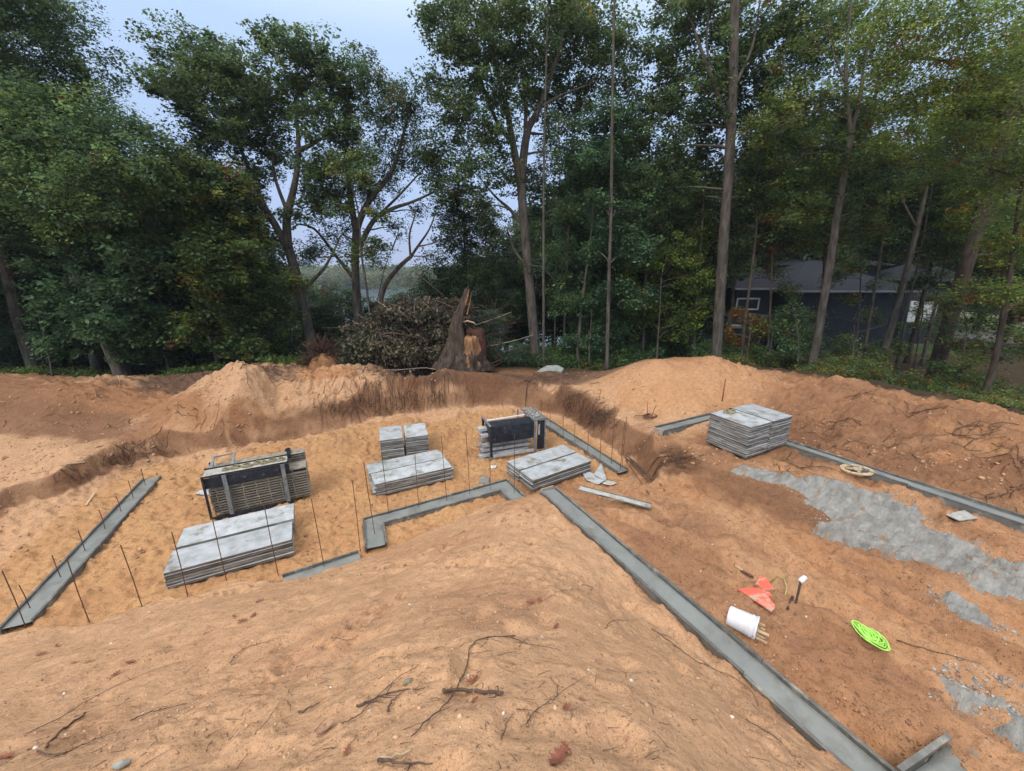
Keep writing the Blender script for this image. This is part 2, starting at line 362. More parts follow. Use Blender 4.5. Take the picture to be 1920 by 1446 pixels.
M['bucket'] = mat('bucket', (.70,.73,.80), (.62,.65,.72), 4, .4, 0, c3=(.40,.30,.22), scale3=9, thr3=(.58,.70))
M['rope'] = mat('rope', (.30,.62,.10), (.42,.78,.16), 30, .8, 0, .003, 60)
M['tarp'] = mat('tarp', (.78,.15,.10), (.66,.12,.08), 9, .75, 0, .004, 12, c3=(.48,.36,.27), scale3=2.6, thr3=(.50,.58))
M['hose'] = mat('hose', (.42,.36,.12), (.32,.25,.10), 20, .7)
M['pipe'] = mat('pipe', (.07,.055,.05), (.12,.09,.07), 15, .7)
M['foam_cup'] = mat('foam_cup', (.74,.77,.80), (.62,.64,.66), 10, .6)
M['bark_grey'] = mat('bark_grey', (.045,.040,.034), (.12,.105,.088), 7, .95, 0, .03, 9, (.38,.62), stretch=(1,1,.22), c3=(.10,.115,.085), scale3=1.2)
M['bark_brown'] = mat('bark_brown', (.038,.028,.021), (.095,.070,.052), 7, .95, 0, .03, 9, (.38,.62), stretch=(1,1,.22))
M['root'] = mat('root', (.05,.028,.018), (.11,.065,.042), 9, .95)
M['twig'] = mat('twig', (.07,.046,.035), (.15,.10,.075), 20, .9, 0, .002, 80)
M['twig_pale'] = mat('twig_pale', (.50,.39,.26), (.34,.25,.16), 20, .9)
M['split_wood'] = mat('split_wood', (.36,.19,.09), (.15,.08,.045), 8, .85, 0, .02, 16, (.4,.6), stretch=(1,1,.16))
M['hollow'] = mat('hollow', (.045,.02,.014), (.09,.04,.025), 6, .95, 0, .03, 9)
M['siding'] = mat('siding', (.030,.036,.046), (.040,.047,.058), 2, .8)
M['shingle'] = mat('shingle', (.016,.018,.026), (.032,.034,.046), 14, .9, 0, .01, 20)
M['trim'] = mat('trim', (.22,.23,.25), (.28,.29,.31), 5, .7)
M['white_trim'] = mat('white_trim', (.72,.76,.80), (.62,.66,.70), 4, .6)
M['glass'] = mat('glass', (.03,.04,.045), None, rough=.08)
M['rock'] = mat('rock', (.20,.22,.20), (.32,.34,.32), 6, .85, 0, .02, 12)
def leaf_mat(name, trans=0.35):
    m = bpy.data.materials.new(name); m.use_nodes = True; nt = m.node_tree; N = nt.nodes; L = nt.links
    for n in list(N): N.remove(n)
    out = N.new('ShaderNodeOutputMaterial'); a = N.new('ShaderNodeAttribute'); a.attribute_name = 'tint'
    p = N.new('ShaderNodeBsdfPrincipled'); p.inputs['Roughness'].default_value = .55; p.inputs['Specular IOR Level'].default_value = .35
    t = N.new('ShaderNodeBsdfTranslucent'); mx = N.new('ShaderNodeMixShader'); mx.inputs[0].default_value = trans
    g = N.new('ShaderNodeGamma'); g.inputs[1].default_value = .85
    L.new(a.outputs['Color'], p.inputs['Base Color']); L.new(a.outputs['Color'], g.inputs[0]); L.new(g.outputs[0], t.inputs['Color'])
    L.new(p.outputs[0], mx.inputs[1]); L.new(t.outputs[0], mx.inputs[2]); L.new(mx.outputs[0], out.inputs[0])
    return m
M['leaf'] = leaf_mat('leaf', .48)
M['dead_leaf'] = leaf_mat('dead_leaf', .12)
# ------------------------------------------------------------------ ground sheet
def axis(segs, start):
    v = [start]
    for end, step in segs:
        n = max(1, int(round((end - v[-1]) / step))); v += list(np.linspace(v[-1], end, n+1)[1:])
    return v
gro = [34*1.16**k for k in range(1, 28)]
xs = axis([(-20, .35), (-15, .12), (-11, .05), (-8, .045), (9.5, .036), (14, .055), (20, .12), (34, .35)], -34)
xs = np.array([-g_ for g_ in gro[::-1]] + xs + gro)
ys = axis([(-2, .5), (0.8, .2), (4, .028), (9, .034), (14, .042), (18.5, .055), (24, .12), (34, .35)], -16)
ys = np.array([-g_ for g_ in gro[::-1] if g_ > 40] + ys + gro)
GX, GY = np.meshgrid(xs, ys); GZ, GM, GW, GL = height(GX, GY, True, True)
ny, nx = GX.shape
me = bpy.data.meshes.new('ground')
me.vertices.add(nx*ny); me.vertices.foreach_set('co', np.stack([GX, GY, GZ], -1).ravel())
ii = (np.arange(ny-1)[:, None]*nx + np.arange(nx-1)[None]).ravel()
fc = np.stack([ii, ii+1, ii+nx+1, ii+nx], -1)
me.loops.add(fc.size); me.loops.foreach_set('vertex_index', fc.ravel())
me.polygons.add(len(fc)); me.polygons.foreach_set('loop_start', np.arange(0, fc.size, 4)); me.polygons.foreach_set('use_smooth', np.ones(len(fc), bool))
me.update()
def hgrid(x, y):
    x = np.asarray(x, float); y = np.asarray(y, float)
    i = np.clip(np.searchsorted(xs, x)-1, 0, len(xs)-2); j = np.clip(np.searchsorted(ys, y)-1, 0, len(ys)-2)
    u = np.clip((x-xs[i])/(xs[i+1]-xs[i]), 0, 1); v = np.clip((y-ys[j])/(ys[j+1]-ys[j]), 0, 1)
    return (GZ[j,i]*(1-u)+GZ[j,i+1]*u)*(1-v) + (GZ[j+1,i]*(1-u)+GZ[j+1,i+1]*u)*v
def hz(x, y): return float(hgrid([x], [y])[0])
# soil pigments (what each patch of soil is made of)
SAND = np.array((.475,.285,.163)); PIT = np.array((.43,.243,.115)); RED = np.array((.32,.158,.076)); BRN = np.array((.225,.115,.064)); TOPS = np.array((.085,.050,.034))
LITTER = np.array((.060,.042,.024)); GRASS = np.array((.07,.10,.03)); GRAVEL = np.array((.40,.36,.32)); LAWN = np.array((.10,.15,.05))
X = GX.ravel(); Y = GY.ravel(); Z = GZ.ravel(); Mk = GM.ravel()
c_, s_ = math.cos(PITCH), math.sin(PITCH)
yc = Y*c_ - (Z-CAMZ)*s_; zc = Y*s_ + (Z-CAMZ)*c_
ok = yc > .3; PX = np.where(ok, CX + FPX*X/np.maximum(yc,.3), -9999); PY = np.where(ok, CY - FPX*zc/np.maximum(yc,.3), 9999)
def ell(px, py, rx, ry, ang=0, soft=.35, nz=.75):
    a = R(ang); u = (PX-px)*math.cos(a)+(PY-py)*math.sin(a); v = -(PX-px)*math.sin(a)+(PY-py)*math.cos(a)
    d = np.sqrt((u/rx)**2 + (v/ry)**2) + nz*fbm(X*1.6, Y*1.6, 101, 5, .62)
    return 1 - sstep(1-soft, 1+soft, d)
col = np.tile(SAND, (len(X), 1))
def lay(m, c): 
    global col
    col = col*(1-m[:, None]) + np.asarray(c)*m[:, None]
_ws = 1 - .8*sstep(14.5, 16.5, Y)*(Mk < .999); n1 = fbm(X*.9, Y*.9, 111, 4); n2 = _ws*fbm(X*4, Y*4, 112, 4)
lay((1-sstep(0, .25, Mk)) * .9, PIT)
# garage level and right berms: redder
gar = sstep(.6, 1.6, X - 1.1 + (Y-8)*.05) * sstep(13.2, 11.8, Y - (X-4)*.1) * sstep(.8, 1, Mk)
redr = np.clip(gar * (.75 + .5*n1), 0, 1)
rightside = sstep(0, .6, (X-.8) - (8.1-Y)*.508) * sstep(12.6, 11.2, Y-.12*X)
lay(np.clip(rightside*(.62+.55*n1+.2*n2), 0, 1), RED)
berm = sstep(7.2, 9.5, X - (12-Y)*.55*0) * sstep(6.5, 9, Y + X*.35-2) 
berm = np.clip(sstep(-.3, 1.4, (X-8.8)*.82 + (Y-11.65)*.58), 0, 1)
lay(np.clip(berm*(.75+.5*n1), 0, 1), RED*1.05)
stk = fbm((X*.86+Y*.5)*1.9, (Y*.86-X*.5)*.6, 140, 5, .6)
lay(np.clip(sstep(-.02,.28, stk)*rightside*.62, 0, 1), BRN*1.05); lay(np.clip(sstep(.1,.35, -stk)*rightside*.3, 0, 1), SAND*.95); lay(np.clip(sstep(.05,.35, fbm(X*.7,Y*.7,141,5,.6))*berm*.5, 0, 1), BRN)
lay(np.clip(sstep(.08,.3, fbm(X*1.3,Y*1.3,142,5,.6))*(1-sstep(.1,.4,Mk))*.35, 0, 1), RED*1.1)
lay(ell(1560,770,170,70,0)*.6, BRN); lay(ell(1590,850,150,40,10)*.7, BRN*.85); lay(ell(1850,900,160,50,12)*.7, BRN*.85); lay(ell(1500,830,60,40,0)*.6, BRN*.7); lay(ell(1700,820,90,40,0)*.4, BRN*.8)
lay(ell(1280,715,170,40,0)*.8, SAND*np.array((1,.93,.86)))
lay(ell(1290,745,110,30,0)*.7, SAND*np.array((.95,.86,.75)))
lay(ell(1540,960,420,45,22)*.55, BRN*.9); lay(ell(1420,930,200,22,20)*.6, BRN*.7)
lay(ell(1270,1060,90,80,40)*.6, BRN); lay(ell(1480,1260,120,70,30)*.5, BRN*1.1); lay(ell(1700,1330,160,60,35)*.35, BRN*.9)
# left hill of reddish dirt, band of grey topsoil
lay(ell(120,745,320,42,4,.35)*.9, RED*.85); lay(ell(60,785,260,34,8)*.85, BRN*.85); lay(ell(120,735,240,24,2)*.5, BRN); lay(ell(250,740,150,30,6)*.4, RED*1.2); lay(ell(140,812,120,14,0)*.5, BRN)
lay(ell(380,800,120,20,-5)*.5, RED*1.1)
lay(ell(400,708,170,26,-4,.25)*.95*sstep(16.4,16.9,Y), TOPS*1.5)
back = sstep(17.6, 18.4, Y + .35*fbm(X*.8, Y*.8, 131)) * (1-sstep(6.5, 8.5, X)) * sstep(-9, -6, X) * (PY < 722)
lay(ell(900,704,190,22,0,.3)*.9, TOPS*1.4); lay(back*.7, TOPS*1.3)
lay(ell(970,690,60,14,0)*.5, RED); lay(ell(610,700,60,12,0)*.9, RED*1.2)
# dark humus layer with roots near the lip of the bank
lip = GL.ravel() * sstep(-.45, -.1, n1 + .35*n2) * sstep(8.6, 9.8, Y)
lay(np.clip(lip*(.48 + 1.1*fbm(X*1.1, Y*1.1+Z*1.5, 133, 4)), 0, .9), BRN*.62)
lay(np.clip(lip*.55, 0, .9), BRN*.9)
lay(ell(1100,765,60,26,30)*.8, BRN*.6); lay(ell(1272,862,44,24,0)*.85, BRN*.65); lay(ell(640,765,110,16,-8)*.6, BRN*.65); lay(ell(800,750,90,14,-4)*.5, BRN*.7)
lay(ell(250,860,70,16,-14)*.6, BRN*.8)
# damp patches on the near mound
lay(ell(920,1130,120,45,-10)*.34, BRN*1.25); lay(ell(1000,1140,140,25,-12)*.12, BRN)
lay(ell(980,940,60,25,0)*.30, RED); lay(ell(620,1200,170,30,-32)*.30, BRN*1.4); lay(ell(150,1360,110,26,-22)*.35, BRN*1.4); lay(ell(800,1020,120,22,-10)*.3, RED); lay(ell(350,1230,200,40,-8)*.12, RED)
# forest floor and beyond
fw = np.clip(GW.ravel()*1.15 + .15*n1, 0, 1)*sstep(-.2,.25, GW.ravel()-.05+.1*n2)
fw = np.maximum(fw, sstep(20.5, 22, Y + .5*n1)*(np.abs(X) < 60)); fw = np.where(Y < -9, 0, fw)
fw = np.maximum(fw, sstep(.4, 1.4, (X-14)*.7+(Y-14.5)*.75 + .4*n1) * (X > 9))
lay(np.clip(fw, 0, 1), LITTER)
lay(np.clip(fw * sstep(-8, -13, X) * sstep(-.35, .1, n1)*.85, 0, 1), GRASS)
lay(np.clip(fw * sstep(29, 33, Y) * sstep(8, 14, X) * .8, 0, 1), LAWN)
lay(sstep(4, 2.4, np.abs(Y - 41 - .05*(X-30))) * sstep(24, 28, X), GRAVEL)
lay(sstep(3, 1.8, np.abs(Y - 62)) * sstep(30, 36, X), GRAVEL)
lay(sstep(240, 270, Y), (.07,.10,.045))
col = np.clip(col * (1 + .10*n2[:, None] + .08*n1[:, None]), .01, .8)
ca = me.attributes.new('soil', 'FLOAT_COLOR', 'POINT'); ca.data.foreach_set('color', np.concatenate([col, np.ones((len(col), 1))], 1).ravel())
gm = bpy.data.materials.new('ground_soil'); gm.use_nodes = True; nt = gm.node_tree; N = nt.nodes; L = nt.links; bs = N['Principled BSDF']
bs.inputs['Roughness'].default_value = .95; bs.inputs['Specular IOR Level'].default_value = .15
at_ = N.new('ShaderNodeAttribute'); at_.attribute_name = 'soil'; geo = N.new('ShaderNodeNewGeometry')
def nz(sc, det=8, ro=.6, vec=None):
    n = N.new('ShaderNodeTexNoise'); n.inputs['Scale'].default_value = sc; n.inputs['Detail'].default_value = det; n.inputs['Roughness'].default_value = ro
    L.new(vec or geo.outputs['Position'], n.inputs['Vector']); return n.outputs['Fac']
def mrg(v, a, b, c, d):
    n = N.new('ShaderNodeMapRange'); 
    for k, q in zip(('From Min','From Max','To Min','To Max'), (a, b, c, d)): n.inputs[k].default_value = q
    L.new(v, n.inputs['Value']); return n.outputs['Result']
def mth(op, a, b):
    n = N.new('ShaderNodeMath'); n.operation = op
    for i, q in enumerate((a, b)):
        if isinstance(q, (int, float)): n.inputs[i].default_value = q
        else: L.new(q, n.inputs[i])
    return n.outputs[0]
grain = mth('MULTIPLY', mrg(nz(75, 3), .3, .7, .84, 1.14), mrg(nz(6.5, 6, .6), .33, .67, .88, 1.10))
speck_shade = mth('MULTIPLY', mth('MULTIPLY', mrg(nz(34, 3, .5), .62, .67, 1.0, .55), mrg(nz(90, 2, .5), .58, .66, 1.0, .68)), mrg(nz(11, 6, .66), .34, .44, .72, 1.0))  # dark crumb specks; coarser noise paints clod shade and damp into the colour
grain = mth('MULTIPLY', grain, speck_shade)
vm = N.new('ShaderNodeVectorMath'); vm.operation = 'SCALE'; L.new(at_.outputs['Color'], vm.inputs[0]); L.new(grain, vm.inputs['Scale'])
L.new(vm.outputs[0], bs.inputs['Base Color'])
vo = N.new('ShaderNodeTexVoronoi'); vo.inputs['Scale'].default_value = 11; L.new(geo.outputs['Position'], vo.inputs['Vector'])
hsum = mth('ADD', mth('MULTIPLY', nz(5, 4, .5), .03), mth('MULTIPLY', nz(22, 6, .6), .018))
hsum = mth('ADD', hsum, mth('MULTIPLY', mrg(vo.outputs['Distance'], 0, .5, 1, 0), .010))
bp = N.new('ShaderNodeBump'); bp.inputs['Distance'].default_value = 1.0; bp.inputs['Strength'].default_value = .85
L.new(hsum, bp.inputs['Height']); L.new(bp.outputs[0], bs.inputs['Normal'])
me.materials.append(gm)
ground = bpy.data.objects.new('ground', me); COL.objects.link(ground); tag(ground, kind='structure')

# lake
wm = MB(); wm.add([(-900,40,-7.0),(60,40,-7.0),(60,330,-7.0),(-900,330,-7.0)], [(0,1,2,3)])
M['water'] = mat('water', (.10,.14,.18), None, rough=.12, bump=.02, scale=.6)
tag(wm.build('water', M['water']), kind='structure')

# ------------------------------------------------------------------ footings
def footing(name, label, pts, w, z, rebars=(), end=(True, True), bd=.045, bh=.20, cut=1.0, boards=(1,-1), group='poured footings'):
    pts = [Vector((p.x, p.y, z)) for p in pts]
    root = thing(name, label, 'footing', (pts[0].x, pts[0].y, z-.2), 0, group)
    def off(d):
        out = []
        for i, p in enumerate(pts):
            t1 = (pts[i]-pts[i-1]).normalized() if i else (pts[1]-pts[0]).normalized()
            t2 = (pts[i+1]-pts[i]).normalized() if i < len(pts)-1 else t1
            n1 = Vector((-t1.y, t1.x, 0)); n2 = Vector((-t2.y, t2.x, 0)); nn = (n1+n2).normalized()
            out.append(p + nn * d / max(.3, nn.dot(n1)))
        return out
    a, b = off(w/2), off(-w/2); s = MB()
    # subdivided so the trowelled surface is slightly uneven
    for i in range(len(pts)-1):
        n = max(1, int((pts[i+1]-pts[i]).length/.25)); vs = []
        for k in range(n+1):
            t = k/n
            for j in range(5):
                q = (a[i].lerp(a[i+1], t)).lerp(b[i].lerp(b[i+1], t), j/4)
                vs.append((q.x, q.y, z - .022 + .005*math.sin(q.x*9+q.y*7) + .004*math.sin(q.x*23) + (.006 if j in (0,4) else 0)))
        fs = [(k*5+j, k*5+j+1, (k+1)*5+j+1, (k+1)*5+j) for k in range(n) for j in range(4)]
        s.add(vs, [f[::-1] for f in fs])
    s.build('concrete', M['wet_concrete'], root, True)
    for side in boards:
        e = off(side*(w/2 + bd/2)); 
        for i in range(len(pts)-1):
            d = e[i+1]-e[i]; L_ = d.length; n = max(1, round(L_/2.6)); s = MB()
            for k in range(n):
                p = e[i] + d*(k/n); q = e[i] + d*((k+1)/n) - d.normalized()*.012
                wob = Vector((-d.y, d.x, 0)).normalized()*random.uniform(-.008, .008); dz = random.uniform(-.012, .016)
                up = Vector((0,0,1))
                c0 = p + wob + Vector((0,0,dz-bh/2+.045)); c1 = q + wob + Vector((0,0,dz-bh/2+.045+random.uniform(-.01,.01)))
                s.beam(c0, c1, bd*.35, bh)
                s.beam(c0+Vector((0,0,bh/2-.006)), c1+Vector((0,0,bh/2-.006)), bd, .012)
                s.beam(c0-Vector((0,0,bh/2-.006)), c1-Vector((0,0,bh/2-.006)), bd, .012)
            s.build('form_board', M['form_board'], root)
    for k, e_ in enumerate(end):
        if e_:
            i = 0 if k == 0 else -1; t = ((pts[1]-pts[0]) if k == 0 else (pts[-1]-pts[-2])).normalized()*( -1 if k == 0 else 1)
            s = MB(); s.beam(a[i]+t*.03+Vector((0,0,-.05)), b[i]+t*.03+Vector((0,0,-.05)), .03, .19); s.build('form_board', M['wood_grey'], root)
    for (bx, by, tx, ty) in rebars:
        p = gp(bx, by, z-.03); q = at(tx, ty, p.y); s = MB()
        q = Vector((p.x + (q.x-p.x)*.6, p.y, q.z)); mid = p.lerp(q, .5) + Vector((random.uniform(-.01,.01), random.uniform(-.01,.01), 0))
        s.tube([p-Vector((0,0,.12)), mid, q], .009, 6); s.build('rebar', M['rebar'], root)
    return root
footing('footing', 'narrow grey footing with short rebar along the left side of the pit', [L_A, L_B], .42, 0.0,
        [(57,1141,34,1097),(114,1082,97,1041),(160,1034,147,995),(197,992,186,956),(227,960,217,930),(250,934,241,902),(273,910,265,879)], (False, False))
footing('footing', 'grey footing stub mostly buried by sand before the nearest low stack', [F0, F1], .42, 0.0,
        [(46,1171,5,1070),(167,1165,127,1047),(270,1148,224,1022),(352,1120,325,997),(424,1086,398,965),(521,1074,493,937),(608,1063,581,935),(675,1029,662,901)], (False, False))
footing('footing', 'zigzag grey footing with square corners and tall rebar amid the pit', [J0, J1, J2, J3], .44, 0.0,
        [(703,1001,678,867),(729,965,714,849),(785,951,778,850),(838,939,825,818),(881,927,871,809),(919,918,919,860),(964,926,965,814)], (False, False))
footing('footing', 'grey footing with rebar running from the black plate rack along the right bank', [R0, R1], .42, 0.0,
        [(1015,786,1015,752),(1032,799,1031,775),(1056,816,1056,780),(1078,830,1077,795),(1102,846,1104,807),(1125,862,1127,805),(1146,870,1154,767),(1163,880,1172,792),(1166,876,1176,782)], (False, False))
footing('footing', 'long diagonal grey footing between the sand mound and the red dirt', [D0, D0+(D1-D0)*1.2], .38, 1.3, (), (True, False), bd=.05, bh=.24)
footing('footing', 'long grey footing running from the tall upper stack to the right edge', [G0, G1], .38, 1.4, (), (True, False))
footing('footing', 'short grey footing with raised boards leading behind the tall upper stack', [B0, B1], .38, 1.4, (), (True, False))
# corner pad at lower right
cp = [gp(1690,1470,1.5), gp(1775,1392,1.5), gp(1850,1410,1.5), gp(1900,1480,1.5), gp(1880,1560,1.5), gp(1700,1560,1.5)]
root = thing('footing', 'rounded grey concrete pad behind a steel edge at the bottom right corner', 'footing', tuple(gp(1780,1440,1.35)), 0, 'poured footings')
s = MB(); ring = []
cc = sum((Vector(p) for p in cp), Vector())/6
for i in range(6):
    for k in range(6):
        q = cp[i].lerp(cp[(i+1) % 6], k/6); d = (q-cc); ring.append(cc + d*(1 + .05*math.sin(5*math.atan2(d.y, d.x)) + random.uniform(-.02, .02)))
lev = [(1.0, -.12), (.985, .02), (.93, .045), (.6, .055), (.25, .06)]
vs = [cc + (q-cc)*f + Vector((0,0,h+.012*math.sin(q.x*17*f))) for f, h in lev for q in ring] + [cc+Vector((0,0,.06))]; n = len(ring)
s.add(vs, [(l*n+i, l*n+(i+1) % n, (l+1)*n+(i+1) % n, (l+1)*n+i) for l in range(4) for i in range(n)] + [((4*n)+i, 4*n+(i+1) % n, 5*n) for i in range(n)])
s.build('concrete', M['wet_concrete'], root, True)
s = MB(); a_, b_ = gp(1683,1452,1.58), gp(1776,1388,1.58); s.beam(a_, b_, .02, .16); s.beam(a_+Vector((0,0,.075)), b_+Vector((0,0,.075)), .055, .012); s.beam(a_-Vector((0,0,.075)), b_-Vector((0,0,.075)), .055, .012)
s.build('form_board', M['form_board'], root)

# ------------------------------------------------------------------ form panels
def panel_meshes(L_, W_, T):
    f = MB(); f.box((L_/2, W_/2, T-.004), (L_, W_, .008))
    fm = bpy.data.meshes.new('face_plate'); fm.from_pydata(f.v, [], f.f); fm.materials.append(M['panel_top'])
    e = MB(); t = T-.010
    for (x0, y0, x1, y1) in ((0,0,L_,0),(L_,0,L_,W_),(L_,W_,0,W_),(0,W_,0,0)):
        dx, dy = x1-x0, y1-y0; l = math.hypot(dx, dy); nx_, ny_ = -dy/l, dx/l; ux, uy = dx/l, dy/l
        def bb(o0, o1, z0, z1, s0=0, s1=None):
            s1 = l if s1 is None else s1; q = []
            for z in (z0, z1):
                for (s_, o) in ((s0,o0),(s1,o0),(s1,o1),(s0,o1)): q.append((x0+ux*s_+nx_*o, y0+uy*s_+ny_*o, z))
            e.add(q, [(0,3,2,1),(4,5,6,7),(0,1,5,4),(1,2,6,5),(2,3,7,6),(3,0,4,7)])
        bb(.0, .035, t*.72, t, .036, l-.001); bb(.003, .035, 0, t*.22, .036, l-.001); bb(.011, .02, t*.22+.0005, t*.72-.0005, .037, l-.002)
        k = .2
        while k < l-.1:
            bb(.004, .0105, t*.225, t*.715, k, k+.02); k += .3
    em = bpy.data.meshes.new('edge_frame'); em.from_pydata(e.v, [], e.f); em.materials.append(M['panel_edge'])
    return fm, em
ORD = ['topmost', 'second', 'third', 'fourth', 'fifth', 'sixth', 'seventh', 'eighth', 'ninth', 'tenth', 'eleventh', 'twelfth', 'thirteenth', 'fourteenth', 'fifteenth', 'sixteenth']
def make_panel(fm, em, T, first=False):
    pass
def stack(corner, ang, L_, W_, gap, n, T, z0, where, jit=.012, nb=None, colnames=('near', 'far'), strapx=None, top_slide=0):
    fm, em = panel_meshes(L_, W_, T); ux = Vector((math.cos(ang), math.sin(ang), 0)); uy = Vector((-math.sin(ang), math.cos(ang), 0))
    grp = 'form panels in the ' + where
    proto = None
    for c in (0, 1):
        nn = n if c == 0 else (nb or n)
        for k in range(nn):
            j = nn-1-k
            p = corner + ux*random.uniform(-jit, jit)*2 + uy*(c*(W_+gap) + random.uniform(-jit, jit)*.6)
            z = z0 + k*(T+.003); a = ang + random.uniform(-.004, .004)*(2 if k < nn-1 else 1)
            if proto is None:
                r = thing('concrete_form', '', 'concrete form', (p.x, p.y, z), a, grp); kids = []
                for nm, mm in (('face_plate', fm), ('edge_frame', em)):
                    o = bpy.data.objects.new(nm, mm); COL.objects.link(o); o.parent = r; kids.append(o)
                proto = (r, kids)
            else:
                r = proto[0].copy(); COL.objects.link(r); r.location = (p.x, p.y, z); r.rotation_euler = (0, 0, a)
                for o in proto[1]:
                    d = o.copy(); COL.objects.link(d); d.parent = r
            oo = 'topmost' if j == 0 else ('bottom' if k == 0 else ORD[j] + ' from top')
            r['label'] = f'grey form panel {oo} in {colnames[c]} column, {where}'
    return uy, ux
def ang(a, b): return math.atan2(b.y-a.y, b.x-a.x)
Z0 = FLOORZ + .03
def blocks(corner, a, L_, W_, z0, label, h=.06, n=3):
    """timber runners the stack rests on: one thing each"""
    ux = Vector((math.cos(a), math.sin(a), 0)); uy = Vector((-math.sin(a), math.cos(a), 0))
    for k in range(n):
        s = MB(); p = corner + ux*(.12 + (L_-.24)*k/(n-1)); s.beam(Vector((p.x, p.y, z0-h/2))+uy*.03, Vector((p.x, p.y, z0-h/2))+uy*(W_-.03), .09, h)
        o = s.build('timber_runner', M['wood_grey'], origin=cen(s)); tag(o, label[k], 'timber', 'timber runners under stacks')
cA = Vector((-7.46, 7.06, 0)); stack(cA, R(27.5), 2.44, .80, .12, 6, .066, 0.0, 'low stack before the left rack', .015)
blocks(cA, R(27.5), 2.44, 1.7, 0.0, ['weathered timber runner under the left end of the nearest low stack', 'weathered timber runner under the middle of the nearest low stack', 'weathered timber runner under the right end of the nearest low stack'])
cB = Vector((-4.14, 10.72, 0)); stack(cB, R(27.0), 2.44, .72, .05, 6, .066, 0.0, 'low stack amid the pit', .03, nb=6)
cC = Vector((.64, 10.95, 0)); stack(cC, R(33), 2.44, .72, .06, 6, .066, 0.0, 'low stack by the diagonal footing', .02)
stack(Vector((-3.07, 13.5, 0)), R(108), 1.25, .80, .08, 12, .066, 0.0, 'tall stack below the back bank', .012, colnames=('right', 'left'))
stack(Vector((6.12, 11.6, 0)), R(-63), 1.30, .97, .06, 14, .066, 1.42, 'tall stack on the upper ground', .012, colnames=('left', 'right'))
# ------------------------------------------------------------------ racks
def lbox(parent, name, m, *boxes, bev=0):
    s = MB()
    for c, d in boxes: s.box(c, d)
    o = local_build(s, name, m, parent); 
    if bev: bevel(o, bev)
    return o
def to_w(root_loc, a, p):
    return (root_loc[0]+p[0]*math.cos(a)-p[1]*math.sin(a), root_loc[1]+p[0]*math.sin(a)+p[1]*math.cos(a), root_loc[2]+p[2])
aA = R(27); lA = (-8.30, 9.56, -.05)
ra = thing('steel_rack', 'black steel rack full of ribbed panels with tie coils on its dusty tray', 'steel rack', lA, aA)
lbox(ra, 'front_plate', M['rack_black'], ((1.02,.02,1.13), (2.04,.025,.30)), bev=.004)
for x_, w_ in ((.0, .05), (.48, .10), (1.88, .10)):
    lbox(ra, 'post', M['rack_black'] if x_ == 0 else M['rack_grey'], ((x_, -.015, .66), (w_, .06, 1.30)))
for x_ in (.03, 1.95): lbox(ra, 'post', M['rack_black'], ((x_, .98, .66), (.07, .07, 1.34)))
lbox(ra, 'tray', M['tray_dust'], ((1.0,.26,1.315), (2.02,.50,.02)), bev=.004)
lbox(ra, 'tray_lip', M['rack_black'], ((1.0,-.005,1.335), (2.06,.02,.05)), ((1.0,.52,1.335), (2.06,.02,.05)), ((2.02,.26,1.335), (.02,.5,.05)))
lbox(ra, 'base_rail', M['rack_black'], ((1.0,-.02,.06), (2.0,.07,.09)), ((1.0,.98,.06), (2.0,.07,.09)))
s = MB()
for x_ in (.12, .62): s.beam((x_,.52,1.33), (x_+.02,.95,1.50), .07, .04)
s.beam((.12,.95,1.49), (.62,.95,1.51), .04, .03); local_build(s, 'lifting_lug', M['rack_grey'], ra)
s = MB(); s.beam((2.05,.40,1.28), (2.05,.46,1.58), .10, .05); s.beam((2.05,.46,1.30), (2.05,.98,1.34), .06, .05); local_build(s, 'lifting_lug', M['rack_black'], ra)
# panels with ribbed edges lying in the rack
def ribbed(L_, W_, T):
    e = MB()
    e.box((L_/2, W_/2, T-.006), (L_, W_, .008))
    e.box((L_/2, .006, T*.86-.004), (L_, .012, T*.20)); e.box((L_/2, .006, T*.09), (L_, .012, T*.16))
    e.box((L_/2, W_-.01, T*.45), (L_-.02, .01, T*.8))
    e.box((.006, W_/2, T*.45), (.011, W_-.05, T*.8)); e.box((L_-.006, W_/2, T*.45), (.011, W_-.05, T*.8))
    k = .16
    while k < L_-.1: e.box((k, .018, T*.47), (.022, .025, T*.56)); k += .31
    em = bpy.data.meshes.new('edge_frame'); em.from_pydata(e.v, [], e.f); em.materials.append(M['rib'])
    w = MB(); w.box((L_/2, .14, T*.45), (L_-.06, .01, T*.74)); wm_ = bpy.data.meshes.new('web'); wm_.from_pydata(w.v, [], w.f); wm_.materials.append(M['panel_dark'])
    return em, wm_
M['rib'] = mat('rib', (.20,.18,.145), (.34,.31,.25), 9, .8, .05, .003, 40, c3=(.12,.105,.085), scale3=5)
def rack_pile(loc, a, x0, y0, L_, W_, T, zs, where, grp, tall=0):
    ms = ribbed(L_, W_, T); proto = None
    for i, z in enumerate(zs):
        p = to_w(loc, a, (x0+random.uniform(-.02,.02), y0+random.uniform(-.008,.008), z))
        if proto is None:
            r = thing('slatted_form', '', 'concrete form', p, a, grp); kids = []
            for nm, mm in zip(('edge_frame', 'web'), ms):
                o = bpy.data.objects.new(nm, mm); COL.objects.link(o); o.parent = r; kids.append(o)
            proto = (r, kids)
        else:
            r = proto[0].copy(); COL.objects.link(r); r.location = p
            for o in proto[1]: d = o.copy(); COL.objects.link(d); d.parent = r
        r['label'] = 'ribbed panel ' + ('lowest' if i == 0 else ORD[i] + ' from the bottom') + ' ' + where
rack_pile(lA, aA, .06, .06, 2.40, .52, .076, [.11+.079*k for k in range(10)], 'in the front of the striped left rack', 'ribbed panels in the front of the left rack')
